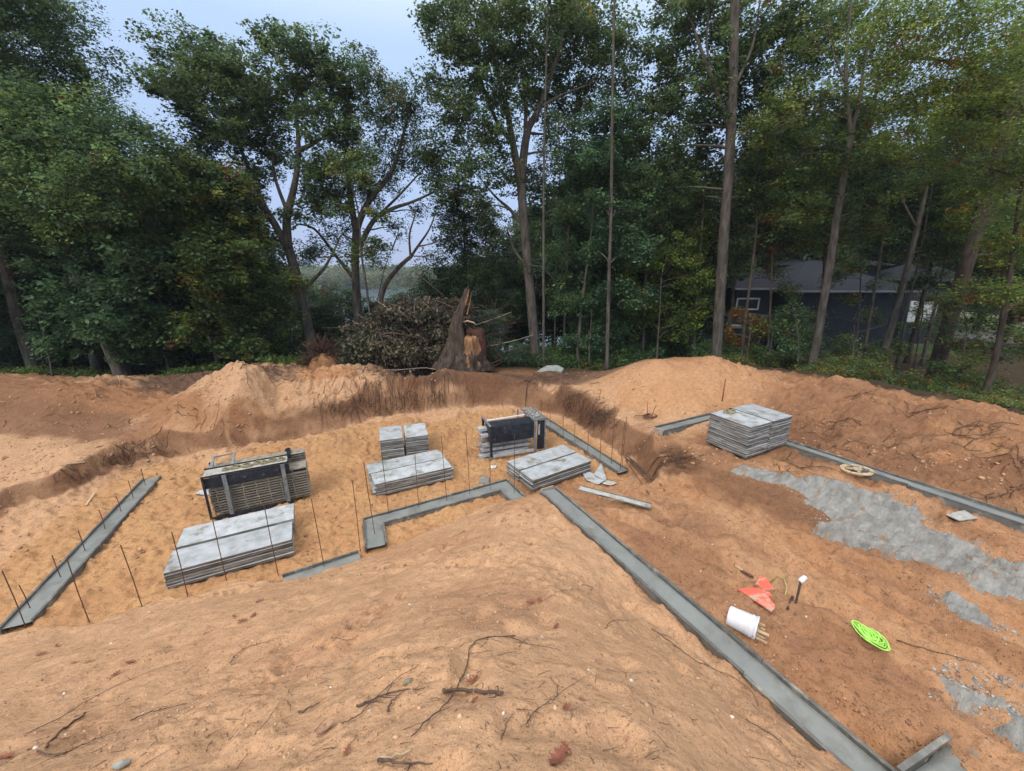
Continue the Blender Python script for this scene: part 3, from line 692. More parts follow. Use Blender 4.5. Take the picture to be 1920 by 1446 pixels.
ms = ribbed(2.40, .5, .15); r = thing('slatted_form', 'deep brown panel with wide end pocket on top of the ribbed panels', 'concrete form', to_w(lA, aA, (.07,.07,.905)), aA, 'ribbed panels in the front of the left rack')
for nm, mm in zip(('edge_frame', 'web'), ms): o = bpy.data.objects.new(nm, mm); COL.objects.link(o); o.parent = r
rack_pile(lA, aA, -.0, .62, 2.46, .34, .07, [.12+.073*k for k in range(16)], 'at the back of the striped left rack', 'ribbed panels at the back of the left rack')
o = MB().box((1.2,.17,.003), (2.46,.34,.006)); 
# rings of form ties on the tray
def ring_coil(loc, rx, ry, a, n=4, rad=.011, tilt=0.0):
    s = MB()
    for k in range(n):
        ph = random.uniform(0, 6.28); f = 1 - .09*k; pts = []
        for i in range(17):
            t = ph + 2*math.pi*i/16; x_ = rx*f*math.cos(t); y_ = ry*f*math.sin(t)
            pts.append((loc[0]+x_*math.cos(a)-y_*math.sin(a), loc[1]+x_*math.sin(a)+y_*math.cos(a), loc[2]+rad+k*rad*1.2+.01*math.sin(3*t+k)))
        s.tube(pts, rad, 5, cap=False)
    return s
for i, (x_, sz) in enumerate([(.50,.09),(.72,.13),(1.0,.14),(1.24,.10),(1.42,.10),(1.62,.13),(1.84,.12)]):
    p = to_w(lA, aA, (x_, .24+.04*(i % 2), 1.33)); s = ring_coil(p, sz, sz*.62, aA + (.2 if i % 2 else -.1), 5, .012)
    tag(s.build('tie_coil', M['tie'], origin=p, smooth=True), 'pale coil of form ties, ' + ['leftmost', 'second from left', 'third from left', 'fourth from left', 'fifth from left', 'second from right', 'rightmost'][i] + ' on the left rack tray', 'tie coil', 'coils of form ties on the left rack')

aB = R(20); lB = (-.80, 13.20, -.05)
rb = thing('steel_rack', 'dark blue black steel rack with solid front plate and hardware tray at its right end', 'steel rack', lB, aB)
lbox(rb, 'front_plate', M['rack_black'], ((.90,.0,.95), (1.78,.02,.62)), ((.02,.30,.95), (.02,.55,.62)), bev=.004)
lbox(rb, 'top_plate', M['rack_top'] if 'rack_top' in M else M['rack_black'], ((.90,.28,1.275), (1.82,.58,.018)), bev=.004)
for q in ((.05,-.02), (1.76,-.02), (.05,1.0), (1.76,1.0)): lbox(rb, 'post', M['rack_grey'] if q[0] > 1 else M['rack_black'], ((q[0], q[1], .66), (.085, .05, 1.30)))
lbox(rb, 'foot', M['rack_grey'], ((.05,0,.06), (.14,.12,.12)), ((.05,1.0,.06), (.14,.12,.12)))
lbox(rb, 'base_rail', M['panel_top'], ((.92,-.01,.14), (1.62,.05,.10))); lbox(rb, 'base_rail', M['rack_black'], ((.92,1.0,.14), (1.62,.05,.10)))
lbox(rb, 'arm', M['rack_grey'], ((.04,.52,1.30), (.07,1.05,.045)), ((.04,1.03,1.24), (.08,.06,.16)))
lbox(rb, 'end_plate', M['rack_black'], ((2.02,.02,.70), (.30,.02,1.16)))
lbox(rb, 'end_slot', M['panel_top'], ((1.93,.005,.93), (.06,.012,.42)))
lbox(rb, 'post', M['rack_grey'], ((2.17,.0,.70), (.04,.05,1.30)), ((2.17,1.25,.70), (.04,.05,1.30)), ((1.55,1.25,.90), (.05,.05,.9)))
lbox(rb, 'tray', M['rack_grey'], ((1.93,.64,1.335), (.52,1.30,.018)), ((1.68,.64,1.36), (.015,1.3,.05)), ((2.19,.64,1.36), (.015,1.3,.05)), ((1.93,-.01,1.35), (.52,.02,.07)), bev=.003)
s = MB()
for i in range(46):
    x_, y_ = random.uniform(1.74, 2.12), random.uniform(.12, 1.22); a_ = random.uniform(0, 3.1); z_ = 1.365+random.uniform(0, .03)
    s.beam((x_-.06*math.cos(a_), y_-.06*math.sin(a_), z_), (x_+.06*math.cos(a_), y_+.06*math.sin(a_), z_+random.uniform(-.01,.02)), .025, .022)
vs = [to_w(lB, aB, v) for v in s.v]; s.v = vs
tag(s.build('form_hardware', M['hard'] if 'hard' in M else M['tray_dust'], origin=cen(s)), 'loose heap of small grey clamps and wedges filling the right rack tray', 'form hardware', kind='stuff')
fill = [(.16,.10,.17,2.05,'pale'),(.20,.40,.19,1.9,'wood'),(.36,.16,.17,2.1,'alu'),(.38,.50,.16,1.95,'wood'),(.56,.12,.15,1.9,'alu'),(.60,.45,.2,2.0,'alu'),(.76,.25,.2,2.05,'wood'),(.93,.15,.16,1.95,'alu'),(.97,.5,.18,2.0,'alu'),(1.12,.3,.25,1.9,'alu')]
for i, (z_, y_, w_, L_, kd) in enumerate(fill):
    s = MB(); x0 = -.38 + .10*random.random() + .05*(i % 3); x1 = x0+L_*.95
    s.box(((x0+x1)/2, y_+w_/2+.04, z_), (x1-x0, w_, .014)); s.box(((x0+x1)/2, y_+.045, z_-.05), (x1-x0, .012, .09)); s.box(((x0+x1)/2, y_+w_+.035, z_-.05), (x1-x0, .012, .09))
    s.v = [to_w(lB, aB, v) for v in s.v]
    tag(s.build('channel_filler', M['panel_top'] if kd != 'wood' else M['wood_grey'], origin=cen(s)), ('weathered timber toned' if kd == 'wood' else ('pale dusty' if kd == 'pale' else 'grey metal')) + ' filler strip ' + ['lowest','second','third','fourth','fifth','sixth','seventh','eighth','ninth','topmost'][i] + ' in the pile poking left from the black rack', 'filler strip', 'filler strips in the right rack')
s = MB(); s.beam(to_w(lB, aB, (.10,.62,1.31)), to_w(lB, aB, (1.62,.66,1.33)), .05, .03); tag(s.build('steel_strip', M['white_trim'], origin=cen(s)), 'pale straight metal strip lying along the top of the black plate rack', 'metal strip')

# ------------------------------------------------------------------ loose sheets, planks, rods
def slab(name, mt, pts, th=.012, label=None, cat=None, grp=None, bend=0.0):
    n = len(pts); c = sum((Vector(p) for p in pts), Vector())/n; s = MB()
    top = [Vector(p)+Vector((0,0,th)) for p in pts]; s.add([Vector(p) for p in pts]+top+[c+Vector((0,0,th+bend))], [tuple(range(n-1,-1,-1))]+[(i,(i+1)%n,n+(i+1)%n,n+i) for i in range(n)]+[(n+i,n+(i+1)%n,2*n) for i in range(n)])
    return tag(s.build(name, mt, origin=cen(s)), label, cat, grp)
def gz(px, py, dz=0.02): v = gnd(px, py); v.z += dz; return v
def flat(pts, dz=.03, th=.014, **k):
    g_ = [gz(*p, 0) for p in pts]; c = sum(g_, Vector())/len(g_)
    A = np.array([[v.x-c.x, v.y-c.y, 1] for v in g_]); b = np.array([v.z for v in g_]); sol = np.linalg.lstsq(A, b, rcond=None)[0]
    if abs(sol[0]) > .35 or abs(sol[1]) > .35:
        out = []
        for p in pts: v = gp(*p, sorted(w.z for w in g_)[-2]+dz); out.append(v)
        return out
    return [Vector((v.x, v.y, sol[0]*(v.x-c.x)+sol[1]*(v.y-c.y)+sol[2]+dz)) for v in g_]
slab('metal_sheet', M['panel_top'], flat([(1092,892),(1103,886),(1136,903),(1122,911),(1100,903)], .05),   .012, 'pale bent metal sheet, left of the three scraps right of the low stack', 'metal sheet', 'sheet scraps')
q = flat([(1113,895),(1126,880),(1137,902),(1134,909)], .10); q[1].z += .12
slab('metal_sheet', M['panel_top'], q,   .012, 'pale pointed metal sheet tilted up between the other two scraps', 'metal sheet', 'sheet scraps')
slab('metal_sheet', M['tray_dust'], flat([(1135,903),(1159,908),(1145,913),(1128,909)], .04), .012, 'dusty beige sheet lying flat, right of the three scraps', 'metal sheet', 'sheet scraps')
q = [gp(*p_, .95) for p_ in [(1083,919),(1089,912),(1222,946),(1219,955)]]; zq = max(hz(v.x, v.y) for v in q)+.03; q = [gp(*p_, zq) for p_ in [(1083,919),(1089,912),(1222,946),(1219,955)]]
pl = thing('form_channel', 'long shallow metal tray crusted with dry concrete lying on the ramp', 'form channel', tuple((q[0]+q[2])/2))
s = MB(); n_ = Vector((0,0,1)); 
for (u0, u1) in ((q[0], q[3]), (q[1], q[2])): s.beam(u0+n_*.018, u1+n_*.018, .014, .034)
s.build('side_rail', M['panel_edge'], pl); s = MB(); s.add([q[0]+n_*.01, q[3]+n_*.01, q[2]+n_*.01, q[1]+n_*.01, q[0], q[3], q[2], q[1]], [(0,1,2,3),(7,6,5,4),(0,4,5,1),(1,5,6,2),(2,6,7,3),(3,7,4,0)]); s.build('tray', M['tray_dust'], pl)
def rod(name, pts, rad, mt, label, cat, grp=None, n=6, rad2=None):
    s = MB(); pts = [Vector(p) for p in pts]; r_ = [rad + (((rad2 if rad2 is not None else rad)-rad)*i/(len(pts)-1)) for i in range(len(pts))]
    s.tube(pts, r_, n); return tag(s.build(name, mt, origin=cen(s), smooth=True), label, cat, grp)
for i, (a_, b_, lb, mk_) in enumerate([((1175,862),(1246,922),'longest dark rod of the bundle beside the right bank footing','rebar'),((1176,858),(1240,914),'dark bent rod lying just left of the longest rod','rebar'),
        ((1170,860),(1205,896),'short rod on the upper side of the rod bundle','rebar'),((1172,868),(1216,932),'thin rod angled down the ramp apart from the bundle','rebar'),((1172,856),(1222,902),'pale grey flat bar lying in the rod bundle','panel_edge'),((1180,868),(1212,902),'pale grey stub bar under the rod bundle','panel_edge')]):
    p, q = gz(*a_, .05+.02*i), gz(*b_, .05+.015*i); m_ = p.lerp(q, .5); m_.z = max(m_.z, hz(m_.x, m_.y)+.03+.015*i)
    rod('steel_rod', [p, m_, q], .013 if mk_ == 'rebar' else .017, M[mk_], lb, 'steel rod', 'rods lying on the ramp')
# bundle of rebar pieces tied with a wire ring on the far shelf
c = gz(1217, 783, .02)
for i, (dx, dy, dz, lb) in enumerate([(-.10,.12,.62,'upright rusty rod on the far shelf, left of the pair'),(.20,-.05,.50,'upright rusty rod on the far shelf, right of the pair')]):
    rod('steel_rod', [c+Vector((dx*.3, dy*.3, -.05)), c+Vector((dx, dy, dz))], .014, M['stake_red'], lb, 'steel rod', 'upright rods on the far shelf')
s = ring_coil(c+Vector((.05,0,.02)), .30, .20, .2, 4, .012); tag(s.build('wire_ring', M['rebar'], origin=c, smooth=True), 'loose ring of wire around the two upright rods', 'wire ring')
rod('steel_rod', [c+Vector((-.55,.02,.05)), c+Vector((.1,-.05,.09))], .013, M['rebar'], 'short rod lying flat left of the wire ring', 'steel rod')
rod('survey_stake', [gz(1354,752,-.05), gz(1354,752,-.05)+Vector((0,0,.95))], .02, M['stake_red'], 'upright rust red stake in the berm behind the tall upper stack', 'stake', n=4)
def bar_on(pxa, pxb, w, h, name, mt, label, cat, dz=.02, grp=None):
    a_, b_ = gz(*pxa, dz), gz(*pxb, dz); s = MB(); s.beam(a_, b_, w, h); return tag(s.build(name, mt, origin=cen(s)), label, cat, grp)
bar_on((162,950), (178,927), .06, .03, 'wooden_stake', M['wood_pale'], 'short pale board lying left of the left footing', 'wooden stake', .05)
bar_on((124,873), (159,868), .05, .03, 'wooden_stake', M['wood_pale'], 'pale split board at the lip of the left bank', 'wooden stake', .03)
bar_on((1378,1063), (1392,1072), .03, .025, 'wooden_stake', M['wood_pale'], 'pale wooden stake half buried above the red sheet', 'wooden stake', .03)
bar_on((1389,1070), (1413,1083), .05, .03, 'steel_bar', M['rebar'], 'dark bar continuing from the pale stake above the red sheet', 'steel bar', .0)
a_ = gz(227,722,0); rod('survey_stake', [a_, a_+Vector((0,0,.42))], .025, M['wood_pale'], 'small pale upright stake on the dirt hill at left', 'stake', n=4)
# small blue-grey puddle sheet behind left rack
slab('metal_sheet', M['panel_top'], flat([(366,928),(376,921),(392,920),(392,931)], .03), .01, 'blue grey sheet poking out behind the left rack', 'metal sheet')
slab('metal_sheet', M['wet_concrete'], flat([(900,893),(917,896),(916,912),(898,908)], .03), .03, 'small grey splash of concrete beside the zigzag footing', 'concrete scrap')
slab('litter_scrap', M['white_trim'], flat([(920,875),(931,874),(929,879),(921,879)], .02), .01, 'small white scrap on the pit floor before the right rack', 'scrap')
# round plywood template & square board on the right
c = gz(1604, 891, .0); c.z = max(hz(c.x+.5*i_, c.y+.3*j_) for i_ in (-1,0,1) for j_ in (-1,0,1))+.025; ax = (gz(1632,893,0)-gz(1577,889,0)).length/2; s = MB(); nn = 10; ring = []
for i in range(nn):
    t = 2*math.pi*i/nn; ring.append(c + Vector((ax*math.cos(t), .30*math.sin(t), 0)))
inn = [c + (p-c)*.66 for p in ring]
for i in range(nn): s.beam(ring[i].lerp(inn[i], .3), ring[(i+1)%nn].lerp(inn[(i+1)%nn], .3), .10, .03)
for i in (1, 4, 7): s.beam(inn[i], c, .06, .025)
pb = thing('wooden_template', 'pale many sided wooden frame lying beside the right footing', 'wooden template', tuple(c)); s.build('rim', M['wood_pale'], pb)
s = MB(); s.tube([c+Vector((0,0,.0)), c+Vector((0,0,.03))], .11, 10); s.build('hub', M['wood_grey'], pb)
slab('square_board', M['tray_dust'], flat([(1772,969),(1806,962),(1833,975),(1797,982)], .05), .02, 'stained square board lying on red dirt right of the grey spill', 'board')

# bucket of stakes lying on its side
ba, bb_ = gz(1362, 1171, .16), gz(1412, 1189, .16); ax_ = (bb_-ba); ax_.z = 0; ln = .40; ax_.normalize(); ba.z = bb_.z = (ba.z+bb_.z)/2
bk = thing('bucket', 'white plastic bucket tipped on its side beside the diagonal footing', 'bucket', (ba.x, ba.y, ba.z-.16))
prof = [(0,.0),(0,.135),(.02,.142),(.30,.158),(.31,.168),(.325,.168),(.33,.160),(.35,.160),(.352,.170),(.372,.170),(.375,.176),(.392,.176),(.395,.162),(.30,.152),(.03,.136),(.015,.0)]
sd = Vector((-ax_.y, ax_.x, 0)); up = Vector((0,0,1)); s = MB(); nn = 28; vs = []
for (t, r_) in prof:
    for k in range(nn):
        a_ = 2*math.pi*k/nn; vs.append(ba + ax_*t + (sd*math.cos(a_)+up*math.sin(a_))*max(r_, .001))
s.add(vs, [(i*nn+k, i*nn+(k+1)%nn, (i+1)*nn+(k+1)%nn, (i+1)*nn+k) for i in range(len(prof)-1) for k in range(nn)]); s.build('shell', M['bucket'], bk, True)
s = MB(); pts = [ba+ax_*.36+sd*.175, ba+ax_*.42+sd*.15-up*.13, ba+ax_*.45-up*.15, ba+ax_*.42-sd*.15-up*.13, ba+ax_*.36-sd*.175]; s.tube(pts, .004, 5); s.build('wire_handle', M['pipe'], bk)
for i in range(15):
    a_ = random.uniform(0, 6.28); r_ = .125*math.sqrt(random.random()); o_ = sd*math.cos(a_)*r_ + up*(math.sin(a_)*r_*.75-.03)
    L_ = random.uniform(.36, .56); s = MB(); p = ba+ax_*.04+o_; q = ba+ax_*L_+o_*1.15+up*random.uniform(-.03,.01)
    s.beam(p, q, .026, .022); e = thing('wooden_stake', '', 'wooden stake', tuple(p), 0, 'stakes in the bucket'); bpy.data.objects.remove(e)
    o = s.build('wooden_stake', M['wood_pale'], origin=cen(s)); tag(o, 'pale wooden stake sticking out of the tipped white bucket', 'wooden stake', 'stakes in the bucket')
# red sheet half covered with dirt
pts = [(1383,1111),(1414,1098),(1424,1087),(1434,1090),(1443,1100),(1462,1116),(1440,1120),(1428,1127),(1452,1138),(1452,1146),(1445,1156)]
q = flat(pts, .03); slab('red_sheet', M['tarp'], q, .02, 'torn orange red board half covered with dirt near the bucket', 'red board', bend=.01)
s = MB(); pts = [gz(1444,1093,.02), gz(1456,1090,.12), gz(1468,1098,.13), gz(1474,1109,.06), gz(1472,1118,.0)]; s.tube(pts, .013, 6); tag(s.build('hose', M['hose'], origin=cen(s), smooth=True), 'short yellow hose arching out of the dirt beside the red board', 'hose')
c = gz(1492, 1131, 0); r_ = thing('pipe_stub', 'dark upright pipe with a white foam cap beside the red board', 'pipe', tuple(c))
s = MB(); s.tube([c-Vector((0,0,.1)), c+Vector((-.005,0,.42))], .017, 7); s.build('pipe', M['pipe'], r_)
s = MB(); t_ = c+Vector((-.01,0,.42)); s.tube([t_+Vector((-.01,.0,-.01)), t_+Vector((.035,.02,.005)), t_+Vector((.10,.05,.03))], [.036,.04,.036], 12); s.build('foam_cap', M['foam_cup'], r_, True)
rod('stick', [gz(1476,1143,.0), gz(1485,1124,.06)], .022, M['root'], 'dark stub leaning beside the upright pipe', 'stick')
# lime green rope coil
c = gz(1627, 1196, .0); s = MB(); A0 = ang(gp(1600,1175,1.5), gp(1652,1215,1.5))
for k in range(16):
    f = random.uniform(.12, 1.0); ph = random.uniform(0, 6.28); ox, oy = random.uniform(-.03,.03), random.uniform(-.025,.025); pts = []
    for i in range(21):
        t = ph+2*math.pi*i/20; x_ = .275*f*math.cos(t)+ox; y_ = .115*f*math.sin(t)*(1+.25*math.cos(t))+oy; z_ = .012+.04*random.random()*0+.045*(k/16)+.018*math.sin(2*t+k)
        q = Vector((c.x+x_*math.cos(A0)-y_*math.sin(A0), c.y+x_*math.sin(A0)+y_*math.cos(A0), 0)); q.z = hz(q.x, q.y)*.3 + c.z*.7 + .02 + z_; pts.append(q)
    s.tube(pts, .0095, 6, cap=False)
tag(s.build('rope', M['rope'], origin=c, smooth=True), 'lime green rope coiled in a flat oval on the red dirt', 'rope')
# rings left on the tall upper stack
p = Vector((6.75, 11.65, 1.42+14*.069)); s = ring_coil(p, .22, .15, .5, 7, .013); s.build
tag(s.build('tie_coil', M['tie'], origin=p, smooth=True), 'muddy coil of form ties lying on top of the tall upper stack', 'tie coil')
# pale rock slab behind the pit corner
c = gz(1030, 697, .0); s = MB(); rg = [(-.75,-.25,0),(-.5,.15,.12),(-.1,.35,.28),(.45,.35,.30),(.8,.15,.18),(.65,-.1,.05),(.1,-.05,.1),(-.3,-.15,.08)]
s.add([c+Vector(v)*1.0 for v in rg]+[c+Vector((v[0],v[1],-.1)) for v in rg], [tuple(range(7,-1,-1))]+[(i,(i+1)%8,8+(i+1)%8,8+i) for i in range(8)])
tag(bevel(s.build('stone_slab', M['rock'], origin=c), .03, 2), 'pale grey green bent slab lying behind the pit corner', 'slab')

# ------------------------------------------------------------------ concrete spills draped on the ground
M['spill'] = mat('spill', (.17,.165,.15), (.32,.315,.295), 5, .85, 0, .05, 12, (.32,.68), c3=(.24,.165,.11), scale3=2.2, thr3=(.57,.64), rot=R(-33), stretch=(.35,1.6,1))
SPILLS = []
def spill(label, pix, z, name='concrete_spill', seed=0, grid=.038, tracks=True, grp='concrete spills'):
    poly = [(v.x, v.y) for v in (gnd(*p) for p in pix)]
    SPILLS.append(poly); a = np.array(poly); x0, y0 = a.min(0)-.3; x1, y1 = a.max(0)+.3
    X_, Y_ = np.meshgrid(np.arange(x0, x1, grid), np.arange(y0, y1, grid)); xf, yf = X_.ravel(), Y_.ravel()
    d = poly_dist(xf, yf, poly); ins = inside(xf, yf, poly); sd_ = .05 + np.where(ins, d, -d) + .09*fbm(xf*2.3, yf*2.3, 200+seed, 4) + .07*vnoise(xf*8, yf*8, 210+seed) + .16*fbm((xf*.84+yf*.54)*.9*0 + (xf*.84-yf*.54)*.9, (xf*.54+yf*.84)*4.2, 230+seed, 4)
    H_ = hgrid(xf, yf); h_ = .055*sstep(-.02, .16, sd_) - .012 + .022*fbm(xf*6, yf*6, 220+seed, 3)*sstep(0,.1,sd_)
    zz = (H_+h_).reshape(X_.shape); S_ = sd_.reshape(X_.shape); s = MB(); idx = {}; vs = []; fs = []
    ny_, nx_ = X_.shape
    for j in range(ny_-1):
        for i in range(nx_-1):
            if max(S_[j,i], S_[j,i+1], S_[j+1,i], S_[j+1,i+1]) > 0:
                f = []
                for (jj, i2) in ((j,i),(j,i+1),(j+1,i+1),(j+1,i)):
                    k = jj*nx_+i2
                    if k not in idx: idx[k] = len(vs); vs.append((X_[jj,i2], Y_[jj,i2], zz[jj,i2]))
                    f.append(idx[k])
                fs.append(tuple(f))
    s.add(vs, fs); return tag(s.build(name, M['spill'], origin=cen(s), smooth=True), label, 'concrete spill', grp)
spill('large rough grey concrete spill with tyre tracks below the tall upper stack',
      [(1375,885),(1420,880),(1500,893),(1570,903),(1650,925),(1720,950),(1742,968),(1715,978),(1760,1000),(1830,1015),(1835,1030),(1920,1062),(1990,1090),(1990,1150),(1920,1112),(1880,1100),(1800,1072),(1720,1050),(1640,1012),(1550,968),(1520,945),(1500,925),(1450,905)], 1.4, seed=1)
spill('smooth pale grey tongue of concrete along the lower edge of the large spill', [(1538,985),(1562,975),(1640,1003),(1700,1035),(1695,1044),(1600,1015),(1550,1000)], 1.4, seed=2)
spill('pale grey concrete patch touching the right edge below the large spill', [(1797,1075),(1850,1068),(1930,1090),(1980,1110),(1960,1135),(1900,1125),(1840,1118),(1805,1100)], 1.45, seed=3)
spill('thin ragged grey concrete smear left of the lower right patch', [(1762,1105),(1800,1120),(1850,1150),(1878,1180),(1860,1187),(1800,1160),(1765,1125)], 1.5, seed=4)
spill('long curved grey concrete patch in the lower right corner', [(1774,1280),(1800,1268),(1850,1285),(1900,1315),(1960,1350),(1960,1420),(1905,1405),(1870,1370),(1870,1330),(1820,1335),(1780,1310)], 1.6, seed=5)
# ------------------------------------------------------------------ foliage
rng = np.random.default_rng(11)
PAL = {
 'oak': [(.030,.058,.026), (.042,.074,.030), (.024,.048,.024), (.050,.080,.030)],
 'oakdark': [(.020,.042,.024), (.028,.052,.028), (.034,.060,.028), (.022,.044,.020)],
 'maple': [(.034,.072,.034), (.045,.090,.038), (.058,.098,.034), (.030,.062,.036)],
 'teal': [(.028,.066,.040), (.036,.082,.046), (.044,.092,.044), (.026,.056,.034)],
 'yellow': [(.075,.115,.025), (.058,.098,.026), (.095,.125,.028), (.042,.080,.026)],
 'mixed': [(.040,.078,.028), (.055,.088,.026), (.032,.062,.026), (.075,.095,.028)],
 'pine': [(.020,.046,.034), (.026,.056,.038), (.032,.066,.042), (.018,.038,.028)],
 'dark': [(.018,.036,.018), (.024,.046,.022), (.014,.030,.016), (.030,.052,.022)],
 'under': [(.055,.085,.026), (.080,.098,.028), (.036,.066,.024), (.090,.070,.030), (.045,.075,.03)],
 'underL': [(.045,.085,.026), (.060,.105,.030), (.030,.062,.024), (.075,.110,.03)],
 'brush': [(.105,.085,.055), (.080,.068,.044), (.075,.078,.042), (.135,.112,.078), (.06,.066,.036)],
 'brushgreen': [(.060,.075,.040), (.085,.095,.055), (.045,.058,.030), (.110,.110,.065)],
 'far': [(.045,.068,.040), (.060,.080,.042), (.036,.056,.036), (.075,.085,.042)],
}
AUT = np.array([(.30,.12,.03), (.34,.20,.04), (.22,.08,.03), (.26,.20,.05)])
def leaf_cloud(C, per, sig, size, pal, flat=.45, aut=0.0, aspect=.62, clumpvar=.25, droop=0.0):
    """C: clump centres (n,3); returns verts, face tints"""
    C = np.asarray(C, float); n = len(C)
    if size < .25 and aspect > .3 and 'brush' not in pal: size *= .82*(.8+.4*rng.random((1,)))[0]; per *= 1.2; sig = tuple(q*.88 for q in sig)
    cnt = rng.poisson(per, n).clip(3); ci = np.repeat(np.arange(n), cnt); m = len(ci)
    g = rng.normal(size=(m, 3)); g /= np.maximum(np.linalg.norm(g, axis=1, keepdims=True), 1e-6); g *= (rng.random((m, 1)) ** .5)
    sg = np.array(sig)[None] * (.65 + .7*rng.random((n, 1)))[ci]
    pos = C[ci] + g*sg*1.7; pos[:, 2] -= droop*(g[:, 0]**2 + g[:, 1]**2)*sg[:, 0]
    nr = rng.normal(size=(m, 3)); nr[:, 2] = np.abs(nr[:, 2]) + flat*2.2; nr += g*.5; nr /= np.linalg.norm(nr, axis=1, keepdims=True)
    a = rng.normal(size=(m, 3)); u = a - nr*(a*nr).sum(1, keepdims=True); u /= np.linalg.norm(u, axis=1, keepdims=True); v = np.cross(nr, u)
    s = size*(.5 + 1.1*rng.random((m, 1))**1.6); w = s*aspect
    V = np.empty((m, 4, 3)); V[:, 0] = pos - u*s*.5; V[:, 2] = pos + u*s*.5; V[:, 1] = pos + v*w*.5 + u*s*.06 + nr*s*.09; V[:, 3] = pos - v*w*.5 + u*s*.06 + nr*s*.09
    P_ = np.array(PAL[pal])*(1.0 if 'brush' in pal else 1.95); k = rng.integers(0, len(P_), n); cc = P_[k]*(1 + clumpvar*rng.normal(size=(n, 1))).clip(.5, 1.7)
    # branches share a hue: neighbouring clumps drift together
    hue = vnoise(C[:, 0]*.45, C[:, 1]*.45, 301, C[:, 2]*.45 + .01); cc = cc*(1 + .22*hue[:, None])*np.array([1.0, 1.0, 1.0]) + np.clip(hue, 0, 1)[:, None]*np.array([.012, .004, -.004])
    if aut > 0:
        am = rng.random(n) < aut; cc[am] = AUT[rng.integers(0, 4, am.sum())]*.75
    cc = cc*np.array([1.14, 1.04, .84]) if 'brush' not in pal else cc
    T = cc[ci]*(1 + .26*rng.normal(size=(m, 1))).clip(.45, 1.8)
    return V.reshape(-1, 3), np.clip(T, .004, .6)
def leaf_object(name, clouds, parent=None, origin=(0,0,0), material='leaf'):
    V = np.concatenate([c[0] for c in clouds]) - np.array(origin); T = np.concatenate([c[1] for c in clouds]); m = len(T)
    me = bpy.data.meshes.new(name); me.vertices.add(4*m); me.vertices.foreach_set('co', V.astype(np.float32).ravel())
    me.loops.add(4*m); me.loops.foreach_set('vertex_index', np.arange(4*m, dtype=np.int32))
    me.polygons.add(m); me.polygons.foreach_set('loop_start', np.arange(0, 4*m, 4, dtype=np.int32)); me.update()
    a = me.attributes.new('tint', 'FLOAT_COLOR', 'FACE'); a.data.foreach_set('color', np.concatenate([T, np.ones((m, 1))], 1).astype(np.float32).ravel())
    me.materials.append(M[material]); o = bpy.data.objects.new(name, me); COL.objects.link(o)
    if parent is not None: o.parent = parent
    else: o.location = origin
    return o
def blob_clumps(c, rad, dens, squash=.8, hollow=.35):
    """clump centres filling an uneven ellipsoid, thinner inside, with bites taken out"""
    n = max(4, int(dens*rad**2)); d = rng.normal(size=(n, 3)); d /= np.linalg.norm(d, axis=1, keepdims=True)
    r = (hollow + (1-hollow)*rng.random(n)**.6)*rad; lob = 1 + .5*vnoise(d[:, 0]*2.6+c[0], d[:, 1]*2.6+c[1], 77, d[:, 2]*2.6+.3)
    p = d*(r*lob)[:, None]; p[:, 2] *= squash; p = p + np.array(c)
    keep = .7*vnoise(p[:, 0]*.95, p[:, 1]*.95, 78, p[:, 2]*.95+.1) + .6*vnoise(p[:, 0]*1.9, p[:, 1]*1.9, 79, p[:, 2]*1.9+.1) + .25*rng.random(len(p)) > -.22
    return p[keep]
def smooth_path(pts, n=5):
    pts = [Vector(p) for p in pts]
    if len(pts) < 3: return [pts[0].lerp(pts[-1], i/n) for i in range(n+1)]
    out = []
    for i in range(len(pts)-1):
        p0 = pts[max(i-1, 0)]; p1 = pts[i]; p2 = pts[i+1]; p3 = pts[min(i+2, len(pts)-1)]
        for k in range(n):
            t = k/n; out.append(.5*((2*p1)+(p2-p0)*t+(2*p0-5*p1+4*p2-p3)*t*t+(3*p1-p0-3*p2+p3)*t**3))
    out.append(pts[-1]); return out
def limb(s, a, b, r0, r1, sag=.12, n=7, sides=6):
    a, b = Vector(a), Vector(b); l = (b-a).length; pts = []
    o = Vector((random.uniform(-1,1), random.uniform(-1,1), random.uniform(-.2,1)))*l*sag
    for i in range(n+1):
        t = i/n; pts.append(a.lerp(b, t) + o*math.sin(math.pi*t) + Vector([random.uniform(-1,1)*l*.012 for _ in range(3)]))
    s.tube(pts, [r0+(r1-r0)*(i/n) for i in range(n+1)], sides, cap=True)
